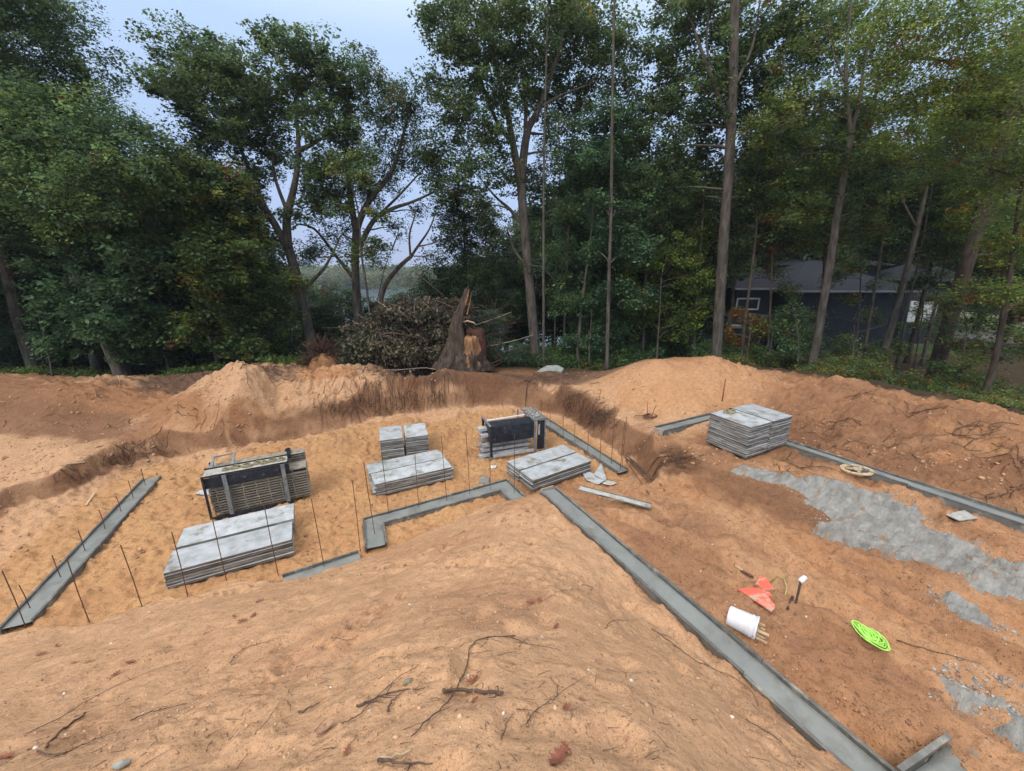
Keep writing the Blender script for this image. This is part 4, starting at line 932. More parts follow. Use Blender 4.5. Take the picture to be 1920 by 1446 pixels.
def tree(name, label, Y, trunk, r0, limbs=(), blobs=(), pal='oak', dens=30, per=42, sig=(.34,.34,.22), leaf=.17, bark='bark_grey', aut=0.0, top=.35, group=None,
         squash=.8, twigs=True, flat=.45, aspect=.62, seed=0, cat='tree', autolimb=True, hollow=.18, lean=None):
    random.seed(hash(label) % 9973 if False else sum(map(ord, label)))
    tp = [at(px, py, Y) for px, py in trunk]; b = tp[0]; g0 = hz(b.x, b.y); base = Vector((b.x, b.y, g0-.15)); 
    if b.z - g0 > .05 or b.z < g0: tp = [base] + tp[1:] if len(tp) > 2 else [base, tp[-1]]
    else: tp = [base] + tp[1:]
    root = thing(name, label, cat, tuple(base), 0, group)
    path = smooth_path(tp, 6); s = MB(); n = len(path); rr = []
    for i in range(n):
        t = i/(n-1); r_ = r0*(1-(1-top)*t); r_ *= 1 + .45*math.exp(-max(0, (path[i]-base).length)/.35); rr.append(r_)
    s.tube(path, rr, 11, jit=.05); skel = [(p, q) for p, q in zip(path[n//4:], rr[n//4:])]
    s.build('trunk', M[bark], root, True)
    for lp in limbs:
        pts = [at(px, py, Y + (i*.35 if k_ else 0)) for i, (px, py) in enumerate(lp[1:]) for k_ in (0,)]; pth = smooth_path(pts, 5)
        near = min(skel, key=lambda q: (q[0]-pth[0]).length); r_s = min(lp[0], near[1]*.9) if lp[0] <= 1 else lp[0]
        s = MB(); m = len(pth); ra = [lp[0]*(1-.72*i/(m-1)) for i in range(m)]; s.tube(pth, ra, 9, jit=.05); s.build('limb', M[bark], root, True); skel += list(zip(pth, ra))
    cl = []; s = MB()
    for bl in blobs:
        px, py, rp = bl[:3]; dY = bl[3] if len(bl) > 3 else (random.uniform(.5, 2.6) if px > 980 and Y > 20 else random.uniform(-1.3, 1.3)); c = at(px, py, Y+dY); rad = rp*(Y+dY)/FPX*1.10
        cc = blob_clumps(c, rad, dens, squash, hollow); cc = cc[cc[:, 2] > g0+.2] if len(cc) else cc
        cl.append(cc)
        if autolimb and skel:
            q = min(skel, key=lambda q: (q[0]-c).length + (0 if q[0].z < c.z else 1.5)); rl = min(q[1]*.55, .02+.018*rad+.02)
            limb(s, q[0], c, max(rl, .02), .012)
            if twigs:
                for k in range(min(len(cc), 9)): limb(s, c.lerp(q[0], .3*random.random()), cc[random.randrange(len(cc))], .013, .005, .1, 4, 4)
            if s.v: s.build('branch', M[bark], root, True); s = MB()
    if s.v: s.build('branches', M[bark], root, True)
    if cl:
        C = np.concatenate(cl); leaf_object('crown', [leaf_cloud(C, per, sig, leaf, pal, flat, aut, aspect)], root, tuple(base))
    return root
def scale_blobs(bl, f=1.0): return [(b[0], b[1], b[2]*f)+tuple(b[3:]) for b in bl]

tree('oak_tree', 'dark oak cut by the upper left corner with sky showing through its leaves', 20.5, [(70,700),(25,560),(-20,300),(-60,100),(-90,-40)], .30, [],
     [(20,50,85),(100,45,60),(60,140,85),(-60,110,120),(165,115,40),(185,160,38),(130,180,52),(0,240,75),(-90,-20,120),(30,-30,80),(90,200,40),(-40,330,90)], 'oakdark', 27, leaf=.16)
tree('maple_tree', 'broad pale green maple filling the left side below the corner oak', 19, [(228,698),(180,600),(130,470),(120,330)], .26, [],
     [(40,225,85,-1),(125,215,65,0),(60,310,95,-1.5),(165,255,75,-1),(232,245,52,0),(245,300,62,-1),(180,335,85,-2),(-50,320,110,0),(278,335,42,0),(110,395,65,-1),(20,400,80,0),(210,400,60,1),(290,390,45,1)], 'maple', 31, per=44, leaf=.18, aut=.012)
tree('pine_tree', 'dark bluish pine with drooping layered boughs at the far left edge', 21.5, [(100,703),(70,640),(45,580),(10,440),(-20,250)], .34, [],
     [(10,430,90),(60,520,70),(-50,500,100),(15,600,75),(110,440,60),(-30,570,90),(70,590,50),(100,500,55),(20,350,80),(-60,640,60)], 'pine', 52, per=60, sig=(.5,.5,.10), leaf=.22, aspect=.16, squash=.62, bark='bark_brown', flat=1.2)
tree('maple_tree', 'blue green young maple with thick leaning trunk behind the left dirt hill', 20.3, [(236,702),(215,660),(185,600),(160,520)], .33, [],
     [(150,505,55,-1),(205,545,62,-1),(262,530,55),(140,575,48,-1),(225,600,52,-1.4),(280,480,48),(180,450,55),(120,640,36,-1),(250,640,40,-1),(170,635,36),(310,560,50,1)], 'teal', 44, per=46, leaf=.2, aut=.01)
tree('maple_tree', 'slender double stemmed tree left of the blue green maple', 22, [(180,700),(172,640),(150,560),(112,470),(100,420)], .27, [(.17,(172,640),(158,600),(120,560))],
     [(120,450,55,1),(180,480,50,1),(90,540,50,1)], 'dark', 36, leaf=.2)
tree('dark_tree', 'black stemmed tree between the double stem and the yellowish maple', 23.5, [(320,690),(312,640),(300,560),(290,420)], .24, [],
     [(300,420,75),(360,480,65),(300,500,70),(350,590,60),(390,620,45),(280,590,50),(420,520,60),(240,400,60),(330,640,40),(440,400,55)], 'dark', 34, leaf=.22)
tree('maple_tree', 'leaning yellow green maple whose bare stem shows above the brown dirt pile', 20.5, [(412,688),(398,640),(380,590),(352,520),(318,450),(298,405)], .12, [(.05,(345,515),(322,500),(295,480))],
     [(330,545,34,-.5),(385,585,34,-1),(402,545,42,-.6),(330,590,30,-1),(445,600,30,0),(365,445,55),(440,480,52),(450,425,50),(300,465,40),(415,355,60),(345,375,52),(480,555,42,1),(420,640,32),(340,330,42),(300,330,40),(390,500,45),(470,640,30),(350,630,28)], 'mixed', 36, leaf=.19, aut=.03)
tree('oak_tree', 'tall forked oak with pale trunk left of the brush pile', 24, [(585,650),(572,590),(556,520),(541,466)], .31,
     [(.24,(541,468),(515,420),(495,385),(468,320),(440,250)), (.15,(497,388),(462,362),(425,343),(365,322)), (.26,(541,468),(538,410),(552,350),(560,280),(553,190)), (.14,(560,283),(590,268),(622,248)), (.12,(540,400),(515,330),(510,260)),(.12,(572,540),(610,500),(640,440))],
     [(300,90,22),(340,95,46),(395,110,48),(325,150,42),(430,150,56),(375,180,54),(470,185,50),(300,165,24),(500,78,30),(540,92,38),(590,98,36),(625,130,36),(640,175,42),(575,165,55),(510,205,55),(450,250,55),(390,245,48),(615,235,52),(335,285,36),(370,300,36),(520,285,46),(590,320,44),(430,375,36),(470,330,40),(560,400,36),(610,380,36),(505,500,30),(480,440,36)], 'oak', 27, leaf=.18, top=.8, aut=.004)
tree('oak_tree', 'spreading oak with low curved limbs standing behind the brush pile', 25.5, [(678,660),(672,600),(666,500),(668,420)], .28,
     [(.20,(668,440),(655,350),(650,260),(655,180)), (.22,(668,430),(690,380),(735,320),(762,230)), (.17,(676,460),(700,415),(735,392),(775,378),(835,350)), (.13,(662,520),(630,480),(590,430),(555,420)), (.10,(700,412),(745,370),(800,310))],
     [(675,115,26),(700,150,36),(740,165,26),(762,195,38),(700,220,50),(765,255,46),(648,290,50),(722,310,46),(792,300,40),(822,335,30),(610,370,40),(780,210,26),(785,395,20),(700,355,40),(740,430,22),(640,440,34),(600,470,30),(655,350,38),(560,480,30),(700,480,26),(620,560,24)], 'oakdark', 26, leaf=.18, top=.75, aut=.01)
tree('sapling', 'slim pale stemmed sapling in front of the spreading oak', 22.5, [(697,640),(690,560),(678,480),(672,400),(655,330),(648,290)], .07, [(.035,(674,415),(680,370),(682,320))],
     [(650,310,30),(680,330,26),(700,470,26),(655,480,24),(690,290,22),(640,390,20),(710,400,20)], 'mixed', 30, leaf=.17, aut=.02)
tree('dead_tree', 'bare dead tree leaning right against the sky gap', 24, [(690,610),(716,555),(742,508),(772,480)], .15, [(.09,(770,482),(785,460),(805,430),(818,395)), (.07,(770,482),(768,440),(778,400),(765,385)), (.045,(785,462),(815,455),(830,440)), (.04,(700,590),(712,545),(722,500),(745,440)), (.03,(735,470),(748,430),(745,405)),(.03,(772,480),(800,480),(815,470))], [], top=.7, bark='bark_brown')
tree('small_tree', 'bushy dark tree behind the splintered stump', 27, [(880,670),(876,560),(870,440)], .16, [], [(858,390,40),(895,430,50),(850,455,46),(815,515,36),(880,520,55),(840,400,24),(930,500,45),(905,575,40),(838,560,40),(795,560,26),(860,610,40),(945,560,40)], 'dark', 36, leaf=.19)
tree('oak_tree', 'tallest central oak with grey trunk right of the splintered stump', 24, [(1006,650),(998,590),(990,500),(983,420),(977,345)], .30,
     [(.22,(977,350),(962,270),(947,190),(925,110),(900,20)), (.25,(977,345),(988,250),(1010,205),(1040,120),(1062,30)), (.14,(962,265),(935,235),(905,160),(880,90)), (.12,(984,430),(958,395),(930,370),(905,340)), (.12,(985,255),(985,180),(975,90),(980,10)), (.10,(1008,205),(1050,180),(1100,160)),(.10,(989,500),(965,470),(950,430))],
     [(808,35,20),(830,30,34),(890,18,60),(960,18,66),(1040,18,66),(1110,28,56),(838,88,38),(900,100,56),(980,100,56),(1060,110,56),(1130,100,46),(822,160,30),(880,185,48),(950,180,46),(1020,190,46),(1090,190,46),(850,240,46),(920,260,44),(815,290,34),(1040,270,44),(880,320,44),(950,330,34),(1000,330,32),(1080,295,38),(845,355,36),(905,390,34),(930,440,24),(1170,160,36),(1175,60,36)], 'oak', 29, leaf=.18, top=.8, aut=.008)
tree('slim_tree', 'slim straight pole tree just right of the central oak', 23, [(1020,668),(1019,500),(1020,300),(1024,120),(1030,-40)], .085, [], [(1060,385,34),(1035,300,26),(1000,430,24),(1045,470,28),(1055,560,34),(1040,230,24),(990,500,20)], 'maple', 32, leaf=.18)
tree('slim_tree', 'slim tree with bluish lower boughs between the two straight poles', 23.8, [(1083,675),(1088,600),(1098,520),(1110,420),(1116,320)], .11, [], [(1100,340,40),(1078,400,38),(1125,440,36),(1090,480,34),(1135,350,36),(1110,545,32),(1075,520,26)], 'teal', 34, leaf=.19)
tree('slim_tree', 'tallest slim pole tree whose foot meets the sand edge', 21.8, [(1138,696),(1141,550),(1146,380),(1148,200),(1152,0),(1155,-60)], .105, [], [(1130,225,34),(1172,255,42),(1180,330,42),(1125,300,34),(1165,400,50),(1120,385,28),(1180,470,44),(1140,460,34),(1190,400,30),(1105,470,22),(1150,540,26,1),(1185,560,34,1)], 'teal', 34, leaf=.19, aut=.004)
tree('tall_tree', 'thick straight grey trunk dividing the right half of the woods', 22.6, [(1344,676),(1350,560),(1358,430),(1366,320),(1373,180),(1378,0),(1380,-60)], .29, [(.13,(1369,250),(1335,150),(1308,75),(1282,0)), (.10,(1373,170),(1410,90),(1425,0)), (.07,(1335,150),(1325,80),(1330,10))],
     [(1290,50,54),(1250,115,40),(1335,150,54),(1275,195,52),(1228,200,36),(1400,110,60),(1445,50,60),(1415,200,54),(1300,290,52),(1245,280,44),(1425,290,48),(1335,20,44),(1235,350,52),(1290,380,44),(1255,20,28),(1330,230,40),(1200,240,30),(1395,370,40),(1380,30,40)], 'oak', 29, leaf=.18, top=.62, aut=.02)
tree('leaning_tree', 'grey forked trunk leaning right that meets the berm before the dark house', 20.8, [(1519,706),(1540,590),(1560,470),(1578,350),(1595,255)], .19, [(.11,(1595,255),(1586,160),(1590,60),(1600,-20)), (.09,(1595,255),(1612,185),(1622,110),(1650,20)), (.05,(1586,160),(1560,90),(1550,20))],
     [(1500,90,70),(1578,50,70),(1640,130,60),(1520,190,62),(1600,215,60),(1560,305,60),(1490,290,60),(1640,290,52),(1505,385,56),(1590,400,50),(1450,230,50),(1625,430,38),(1530,440,46),(1460,370,46),(1680,210,46)], 'mixed', 29, leaf=.18, top=.75, aut=.02)
tree('leaning_tree', 'thickest dark trunk leaning right beside the pale road', 22, [(1752,705),(1775,620),(1805,520),(1840,400),(1875,280),(1915,150)], .36, [(.14,(1815,490),(1850,420),(1880,380),(1915,350)), (.12,(1840,400),(1800,300),(1790,200))],
     [(1960,120,80),(1920,220,60),(1860,190,60,2),(1780,220,50,2),(1830,420,44,1.5),(1895,480,36,2),(1960,330,70)], 'yellow', 28, leaf=.18, bark='bark_brown', aut=.03, top=.6)
tree('maple_tree', 'overhanging yellow green maple filling the upper right corner', 17.5, [(2010,760),(2000,500),(1980,250),(1960,0)], .22, [(.10,(1985,300),(1900,180),(1800,120),(1700,110)), (.08,(1990,380),(1900,330),(1800,300))],
     [(1700,95,56),(1752,30,66),(1830,50,72),(1902,110,66),(1722,170,50),(1800,170,60),(1880,220,66),(1960,40,90),(1700,255,46),(1775,280,54),(1860,320,56),(1930,290,50),(1740,345,40),(1905,400,46),(1660,150,30),(1655,40,50),(1810,370,36)], 'yellow', 31, leaf=.15, aut=.035)
tree('leaning_tree', 'grey trunk leaning right between the house and the thickest trunk', 23.5, [(1655,668),(1672,610),(1694,530),(1722,420),(1742,330)], .22, [(.08,(1720,430),(1690,370),(1680,310))], [(1700,390,50),(1655,440,42),(1745,470,40),(1760,400,44),(1690,310,44),(1770,330,44),(1725,530,24)], 'oakdark', 31, leaf=.18, aut=.02)
tree('leaning_tree', 'thin dark stem leaning right close to the right edge of the woods', 17.6, [(1842,748),(1862,690),(1880,600),(1893,520),(1908,400),(1925,280)], .13, [], [(1905,470,40),(1880,545,30),(1932,560,44),(1840,540,30),(1870,440,36),(1935,640,40),(1925,400,30)], 'yellow', 30, leaf=.15, bark='bark_brown', aut=.05)
tree('slim_tree', 'thin dark stem between the thick grey trunk and the house window', 22.5, [(1388,695),(1396,610),(1408,520),(1418,430),(1424,330)], .10, [], [(1420,420,40),(1395,475,28),(1435,480,24),(1420,360,40),(1450,440,30),(1380,420,30)], 'oakdark', 33, leaf=.18, bark='bark_brown', aut=.05)
tree('slim_tree', 'thin dark stem in front of the left corner of the house', 23, [(1440,680),(1443,600),(1447,500),(1452,400)], .075, [], [(1452,510,22),(1475,545,20),(1440,470,30),(1460,440,30),(1470,600,18)], 'mixed', 32, leaf=.18, bark='bark_brown', aut=.06)
tree('slim_tree', 'second dark stem right behind the grey forked trunk', 24, [(1532,690),(1545,560),(1548,420),(1550,300)], .16, [], [(1560,380,50),(1520,330,50),(1610,350,50)], 'oakdark', 30, leaf=.19, bark='bark_brown')
tree('slim_tree', 'thin pale stem just left of the thickest dark trunk', 25, [(1738,650),(1752,580),(1770,500),(1795,400)], .10, [], [(1790,400,40),(1770,460,34),(1730,430,34)], 'mixed', 32, leaf=.19, aut=.05)
tree('slim_tree', 'dark stem left of the thin pale stem behind the white garage', 25.5, [(1708,650),(1730,560),(1752,470),(1770,380)], .14, [], [(1765,370,46),(1725,360,46)], 'oakdark', 32, leaf=.19, bark='bark_brown')
tree('understory_maple', 'bright yellow green young maple right of the tallest slim pole', 23, [(1232,672),(1236,600),(1240,520)], .07, [], [(1262,480,40),(1290,535,34),(1232,560,42),(1200,595,34),(1286,600,30),(1316,520,28),(1225,500,36),(1255,620,30),(1190,530,30),(1300,460,36),(1310,580,28)], 'yellow', 32, leaf=.18, aut=.02)
tree('understory_maple', 'young maple with orange leaves under the house window', 21.8, [(1400,690),(1403,650),(1410,610)], .04, [], [(1375,590,16),(1405,605,22),(1430,615,16),(1392,640,22),(1370,625,14)], 'yellow', 40, leaf=.15, aut=.75)
tree('understory_maple', 'dark green young maple before the left end of the house wall', 21.5, [(1500,690),(1497,640),(1490,590)], .05, [], [(1482,590,26),(1462,620,26),(1510,620,26),(1490,650,30),(1520,640,22)], 'maple', 38, leaf=.17, aut=.01)
tree('understory_maple', 'green young maple before the right end of the house wall', 22, [(1600,690),(1600,650),(1602,610)], .05, [], [(1580,640,22),(1632,660,24),(1660,640,24),(1680,600,18),(1690,650,22),(1575,665,22),(1640,685,22)], 'mixed', 38, leaf=.17, aut=.03)
tree('understory_maple', 'leafy sapling in front of the pale road', 19, [(1800,730),(1806,670),(1812,620)], .045, [], [(1800,640,28),(1835,600,26),(1790,570,22),(1850,660,26),(1770,690,22),(1815,690,26),(1880,620,26)], 'mixed', 30, leaf=.15, aut=.04)
tree('understory_maple', 'small bluish maple between the slim poles', 22.8, [(1105,680),(1106,640),(1110,590)], .05, [], [(1105,570,28),(1130,600,26),(1090,610,24),(1120,640,26),(1160,610,30),(1070,640,24)], 'teal', 36, leaf=.18)
tree('understory_maple', 'low green tree behind the brown dirt pile left of the forked oak', 23, [(500,680),(500,630),(502,580)], .07, [], [(500,560,40),(540,590,30),(470,600,34),(520,630,30),(490,520,34),(455,560,30),(535,530,24)], 'mixed', 34, leaf=.18, aut=.02)
tree('bare_sapling', 'thin pale bare sapling on the grass at the far left', 18.5, [(98,708),(92,670),(80,620),(67,572)], .045, [(.02,(80,625),(90,600),(92,580)), (.018,(86,650),(68,635),(52,625)), (.016,(90,665),(100,640),(98,615)), (.014,(67,572),(55,562),(45,560))], [], top=.3)

# generic second-row trees: shared meshes, each a thing of its own
def crown_mesh(seed, h, w, pal, n, leaf, aut=.01):
    global rng
    rng = np.random.default_rng(seed); random.seed(seed); cl = []
    s = MB(); path = [Vector((0,0,-.3)), Vector((.15,.1,h*.3)), Vector((-.1,.2,h*.6)), Vector((.1,0,h*.95))]; pth = smooth_path(path, 5); s.tube(pth, [.26*(1-.8*i/(len(pth)-1)) for i in range(len(pth))], 8)
    for i in range(n):
        t = (i+.5)/n; z = h*(.18+.78*t); rr = w*(.45+.55*math.sin(math.pi*min(1, t*1.02)))*random.uniform(.6, 1); a = i*2.4
        c = Vector((rr*.6*math.cos(a), rr*.6*math.sin(a), z)); cl.append(blob_clumps(c, w*random.uniform(.38, .6), 16, .75)); limb(s, (0,0,z*.8), c, .06, .015)
    rng2 = rng; V, T = leaf_cloud(np.concatenate(cl), 30, (.42,.42,.26), leaf, pal, .4, aut)
    root = thing('woodland_tree', '', 'tree', (0,0,0)); tk = s.build('trunk', M['bark_brown'], root, True); cr_ = leaf_object('crown', [(V, T)], root)
    return root, tk, cr_
protos = [crown_mesh(500+i, 13, 3.4, p, 16, .26, a) for i, (p, a) in enumerate([('dark', .0), ('oakdark', .01), ('mixed', .03), ('teal', .0)])]
used = [False]*4
BGT = [(-60,60,30,1),(20,250,28,0),(70,330,33,3),(140,380,30,0),(215,300,34,1),(290,360,30,0),(350,360,36,2),(420,400,31,0),(470,430,38,1),(250,440,40,0),(120,300,42,1),(560,520,44,2),(610,535,40,0),(520,505,50,1),(900,470,38,0),(950,440,34,0),(1000,400,38,1),(1050,330,32,0),(1100,300,37,3),(1150,230,31,0),(1190,430,36,2),(1230,380,40,0),(1270,310,34,1),(1320,330,30,0),(1370,370,38,3),(1420,290,44,0),(1470,280,46,1),(1520,250,44,0),(1580,270,48,2),(1640,290,45,0),(1700,310,50,1),(1760,330,46,0),(1820,290,52,2),(1880,280,47,1),(1950,260,44,0),(2010,260,36,2),(1500,150,47,0),(1600,210,40,1),(1850,150,42,0),(1440,230,44,1),(1250,300,38,0),(-140,150,26,0),(-230,200,28,1),(2120,210,30,0),(1215,510,29,0),(1285,490,28,0),(1160,480,29,0),(1080,480,30,0),(970,540,31,0),(650,545,36,1),(700,560,33,0),(745,548,38,3),(800,530,36,1),(850,500,34,0),(600,560,34,0),(770,575,30,1)]
LB = ['dark leafy tree deep in the woods behind the front row', 'dull green tree deep in the woods behind the front row', 'yellowish green tree deep in the woods behind the front row', 'bluish green tree deep in the woods behind the front row']
for px, top_, Y_, k in BGT:
    t_ = at(px, top_, Y_); g_ = hz(t_.x, Y_); f = (t_.z-g_)/13.0; r, tk, cr_ = protos[k]
    if used[k]:
        r2 = r.copy(); COL.objects.link(r2)
        for o in (tk, cr_): d = o.copy(); COL.objects.link(d); d.parent = r2
        r = r2
    used[k] = True; r.location = (t_.x, Y_, g_); fx = min(max(f, .55), 1.25); r.scale = (fx, fx, f); r.rotation_euler = (0, 0, random.uniform(0, 6.28)); r['label'] = LB[k]; r['group'] = LB[k].replace('tree', 'trees', 1)
rng = np.random.default_rng(77); random.seed(77)

# ground cover and shrubs
def scatter_under(name, region, n, pal, hmax, label, leaf=.13, per=26, aut=.0, cut=-.15):
    x = rng.uniform(region[0], region[1], n*3); y = rng.uniform(region[2], region[3], n*3)
    k = region[4](x, y) & (vnoise(x*.5, y*.5, 401) > cut); x, y = x[k][:n], y[k][:n]
    h = height(x, y); hh = hmax*(.25+.75*rng.random(len(x)))*(.6+.5*vnoise(x*.4, y*.4, 402)); C = []
    for j in range(3): C.append(np.stack([x+rng.normal(size=len(x))*.15, y+rng.normal(size=len(x))*.15, h+hh*(j+.6)/3], -1))
    o = leaf_object(name, [leaf_cloud(np.concatenate(C), per, (.24,.24,.16), leaf, pal, .4, aut)]); tag(o, label, 'undergrowth', kind='stuff'); return o
def backline(x): return np.interp(x, [-30,-22,-16,-12,-8,0,6,9,12,15,18,24,30], [18.5,18.8,18.9,20.5,22.5,22.5,22,21.3,20.6,18.3,15.5,12,9])
scatter_under('undergrowth', (-32,-9,17,29, lambda x, y: y > backline(x)), 2200, 'underL', .55, 'low green weeds and grass between the trunks on the left')
scatter_under('undergrowth', (4,32,9,30, lambda x, y: (y > backline(x)+.3) & (y < backline(x)+9)), 4200, 'under', .95, 'tangled yellow green bushes under the trees on the right', aut=.05, leaf=.12)
scatter_under('undergrowth', (0,15,22.8,28, lambda x, y: y > backline(x)+1.2), 1500, 'maple', 2.0, 'green understory leaves filling the gaps between the slim central stems', leaf=.15, aut=.01, cut=-.3)
scatter_under('undergrowth', (13,31,12,27, lambda x, y: (y > backline(x)+2.5) & (y < backline(x)+8)), 1300, 'mixed', 1.5, 'taller yellowish shrubs below the house and the leaning trunks', leaf=.14, aut=.04, cut=-.2)
scatter_under('undergrowth', (-9,5,22.6,29, lambda x, y: y > 22.6), 900, 'dark', .8, 'dark low brush at the foot of the central trees')
# far shore and distant woods
def band(name, label, xr, yfun, n, hmin, hmax, size, pal, per=26, sg=2.2):
    x = rng.uniform(*xr, n); y = yfun(x, rng.random(n)); g_ = height(x, y, False); C = []
    for j in range(3): C.append(np.stack([x, y, np.maximum(g_, -7)+(hmin+(hmax-hmin)*(.5+.5*vnoise(x/14, y/9, 411)))*(.25+.36*j)], -1))
    o = leaf_object(name, [leaf_cloud(np.concatenate(C), per, (sg, sg, sg*.8), size, pal, .4, 0, .8)]); tag(o, label, 'woods', kind='stuff')
band('far_woods', 'hazy wooded far shore across the lake', (-420,160), lambda x, u: 262+u*70, 1500, 6, 10.5, 1.5, 'far')
band('far_woods', 'wooded rise behind the house and road', (16,150), lambda x, u: 66+u*30 - x*.1, 700, 8, 20, .8, 'oakdark', 50, 2.4)
band('far_woods', 'shrubby woods sloping to the lake behind the left trees', (-60,-2), lambda x, u: 37+u*16, 420, 2.5, 5.5, .42, 'dark', 60, 1.0)
tree('understory_maple', 'half bare young maple whose leaves veil the house roof', 24.5, [(1610,660),(1612,560),(1615,470)], .06, [], [(1600,500,22),(1640,480,24),(1575,470,24),(1560,520,20),(1650,530,16),(1590,560,16),(1530,600,20),(1640,590,18)], 'mixed', 26, leaf=.17, aut=.03)
tree('understory_maple', 'leafy young tree screening the white garage door', 24, [(1722,665),(1728,600),(1735,540)], .05, [], [(1715,540,20),(1750,560,20),(1722,585,14),(1760,600,20),(1700,610,18),(1745,520,22),(1775,560,22),(1740,630,22)], 'mixed', 30, leaf=.16, aut=.04)
for lb, Yv, tr, r_, bl, pl_ in [
 ('slim grey stem standing alone left of the yellow green young maple', 24.5, [(1206,665),(1209,560),(1214,430),(1218,250)], .10, [(1225,330,30),(1200,400,28),(1232,420,26)], 'mixed'),
 ('slim dark stem left of the slim tree with bluish lower boughs', 25, [(1058,655),(1060,560),(1066,430),(1070,300)], .09, [(1070,440,28),(1050,500,26)], 'teal'),
 ('slim stem between the yellow green young maple and the thick straight trunk', 24, [(1302,668),(1306,560),(1316,430),(1326,260)], .09, [(1320,420,30),(1300,480,26),(1335,340,28)], 'mixed'),
 ('slim stem rising before the middle of the house roof', 23.5, [(1622,672),(1634,580),(1652,470),(1672,330)], .09, [(1660,420,30),(1680,360,30)], 'mixed'),
 ('slim stem just right of the leaning trunk by the house corner', 24.5, [(1688,662),(1702,580),(1724,480),(1750,340)], .08, [(1735,430,28),(1760,350,30)], 'yellow'),
 ('slim dark stem right of the central oak trunk base', 26, [(1040,650),(1042,560),(1046,430),(1050,330)], .08, [(1048,420,24)], 'oakdark'),
 ('slim dark stem behind the thick straight trunk', 26, [(1365,655),(1374,560),(1386,430),(1398,260)], .11, [(1395,330,34),(1380,420,28)], 'oakdark')]:
    tree('slim_tree', lb, Yv, tr, r_, [], bl, pl_, 32, leaf=.18, group='slim stems along the wood edge')
# ------------------------------------------------------------------ house
HA = R(8); HL = at(1600, 640, 33); HL.z = 0.0
def hp(x, y, z): return (x, y, z)
h0 = at(1482, 547, 32); h1 = at(1706, 545, 32.5); zE = (h0.z+h1.z)/2; hx0, hx1 = h0.x, h1.x; yF = 32.6
hs = thing('house', 'dark blue grey house with shingled hip roof behind the right trees', 'house', ((hx0+hx1)/2, yF+4, 0.0))
g_ = hz((hx0+hx1)/2, yF)-.3
s = MB(); s.box(((hx0+hx1)/2, yF+4.5, (g_+zE)/2), (hx1-hx0-.8, 8.6, zE-g_)); s.build('wall', M['siding'], hs)
s = MB(); z = g_+.3
while z < zE-.1: s.box(((hx0+hx1)/2, yF+.185, z), (hx1-hx0-.82, .02, .012)); z += .22
s.build('lap_line', M['rack_black'], hs)
def hip(x0, x1, y0, y1, z0, rise, ov=.45, ins=None):
    ins = ins or (y1-y0)/2; ym = (y0+y1)/2; s = MB(); t = .06
    a = [(x0-ov,y0-ov,z0),(x1+ov,y0-ov,z0),(x1+ov,y1+ov,z0),(x0-ov,y1+ov,z0)]; r = [(x0+ins,ym,z0+rise),(x1-ins,ym,z0+rise)]
    s.add([Vector(v)+Vector((0,0,t)) for v in a+r]+[Vector(v) for v in a], [(0,1,5,4),(1,2,5),(2,3,4,5),(3,0,4),(6,7,1,0),(7,8,2,1),(8,9,3,2),(9,6,0,3),(9,8,7,6)]); return s
rf = hip(hx0, hx1, yF, yF+9, zE, 2.3).build('roof', M['shingle'], hs)
s = MB(); s.beam((hx0-.5, yF-.5, zE-.02), (hx1+.5, yF-.5, zE-.02), .12, .15); s.build('gutter', M['trim'], rf)
# left wing, set back, with a window
w0 = at(1368, 541, 34); wz = w0.z; s = MB(); s.box(((w0.x+.6+hx0)/2, 36.5, (g_+wz)/2), (hx0-w0.x-.6, 5, wz-g_)); s.build('wall', M['siding'], hs)
r2 = hip(w0.x+.5, hx0+3, 34, 39.2, wz, 1.55, .4, 1.8).build('roof', M['shingle'], hs); s = MB(); s.beam((w0.x+.1, 33.55, wz-.02), (hx0, 33.55, wz-.02), .12, .15); s.build('gutter', M['trim'], r2)
wa, wb = at(1383, 560, 33.95), at(1420, 580, 33.95)
fr = MB(); 
for (x_, z_, dx, dz) in (((wa.x+wb.x)/2, wa.z, wb.x-wa.x+.12, .12), ((wa.x+wb.x)/2, wb.z, wb.x-wa.x+.12, .12), (wa.x, (wa.z+wb.z)/2, .12, wa.z-wb.z), (wb.x, (wa.z+wb.z)/2, .12, wa.z-wb.z), ((wa.x+wb.x)/2, (wa.z+wb.z)/2, .08, wa.z-wb.z)): fr.box((x_, 33.93, z_), (dx, .08, dz))
wn = fr.build('window', M['white_trim'], hs); s = MB(); s.box(((wa.x+wb.x)/2, 33.95, (wa.z+wb.z)/2), (wb.x-wa.x-.1, .03, wa.z-wb.z-.1)); s.build('pane', M['glass'], wn)
# upper rear roof and white garage part
u0 = at(1487, 492, 40); u1 = at(1545, 474, 40); hip(u0.x-1, u0.x+7.5, 38, 46, u0.z-.3, u1.z-u0.z+.4, .3, 3.6).build('roof', M['shingle'], hs)
s = MB(); s.box((u0.x+3.2, 42, (g_+u0.z-.3)/2), (8, 7, u0.z-.3-g_)); s.build('wall', M['siding'], hs)
ga, gb = at(1705, 560, 36), at(1745, 600, 36); zg = at(1745, 528, 36).z
s = MB(); s.box(((ga.x+gb.x)/2+1.2, 38.5, (g_+zg)/2), (gb.x-ga.x+2.6, 5, zg-g_)); s.build('wall', M['siding'], hs)
s = MB(); s.box(((ga.x+gb.x)/2+.2, 35.96, (ga.z+gb.z)/2-.2), (gb.x-ga.x, .08, ga.z-gb.z)); s.build('garage_door', M['white_trim'], hs)
hip(ga.x-.5, gb.x+2.6, 35.9, 41, zg, 1.4, .5, 1.6).build('roof', M['shingle'], hs)
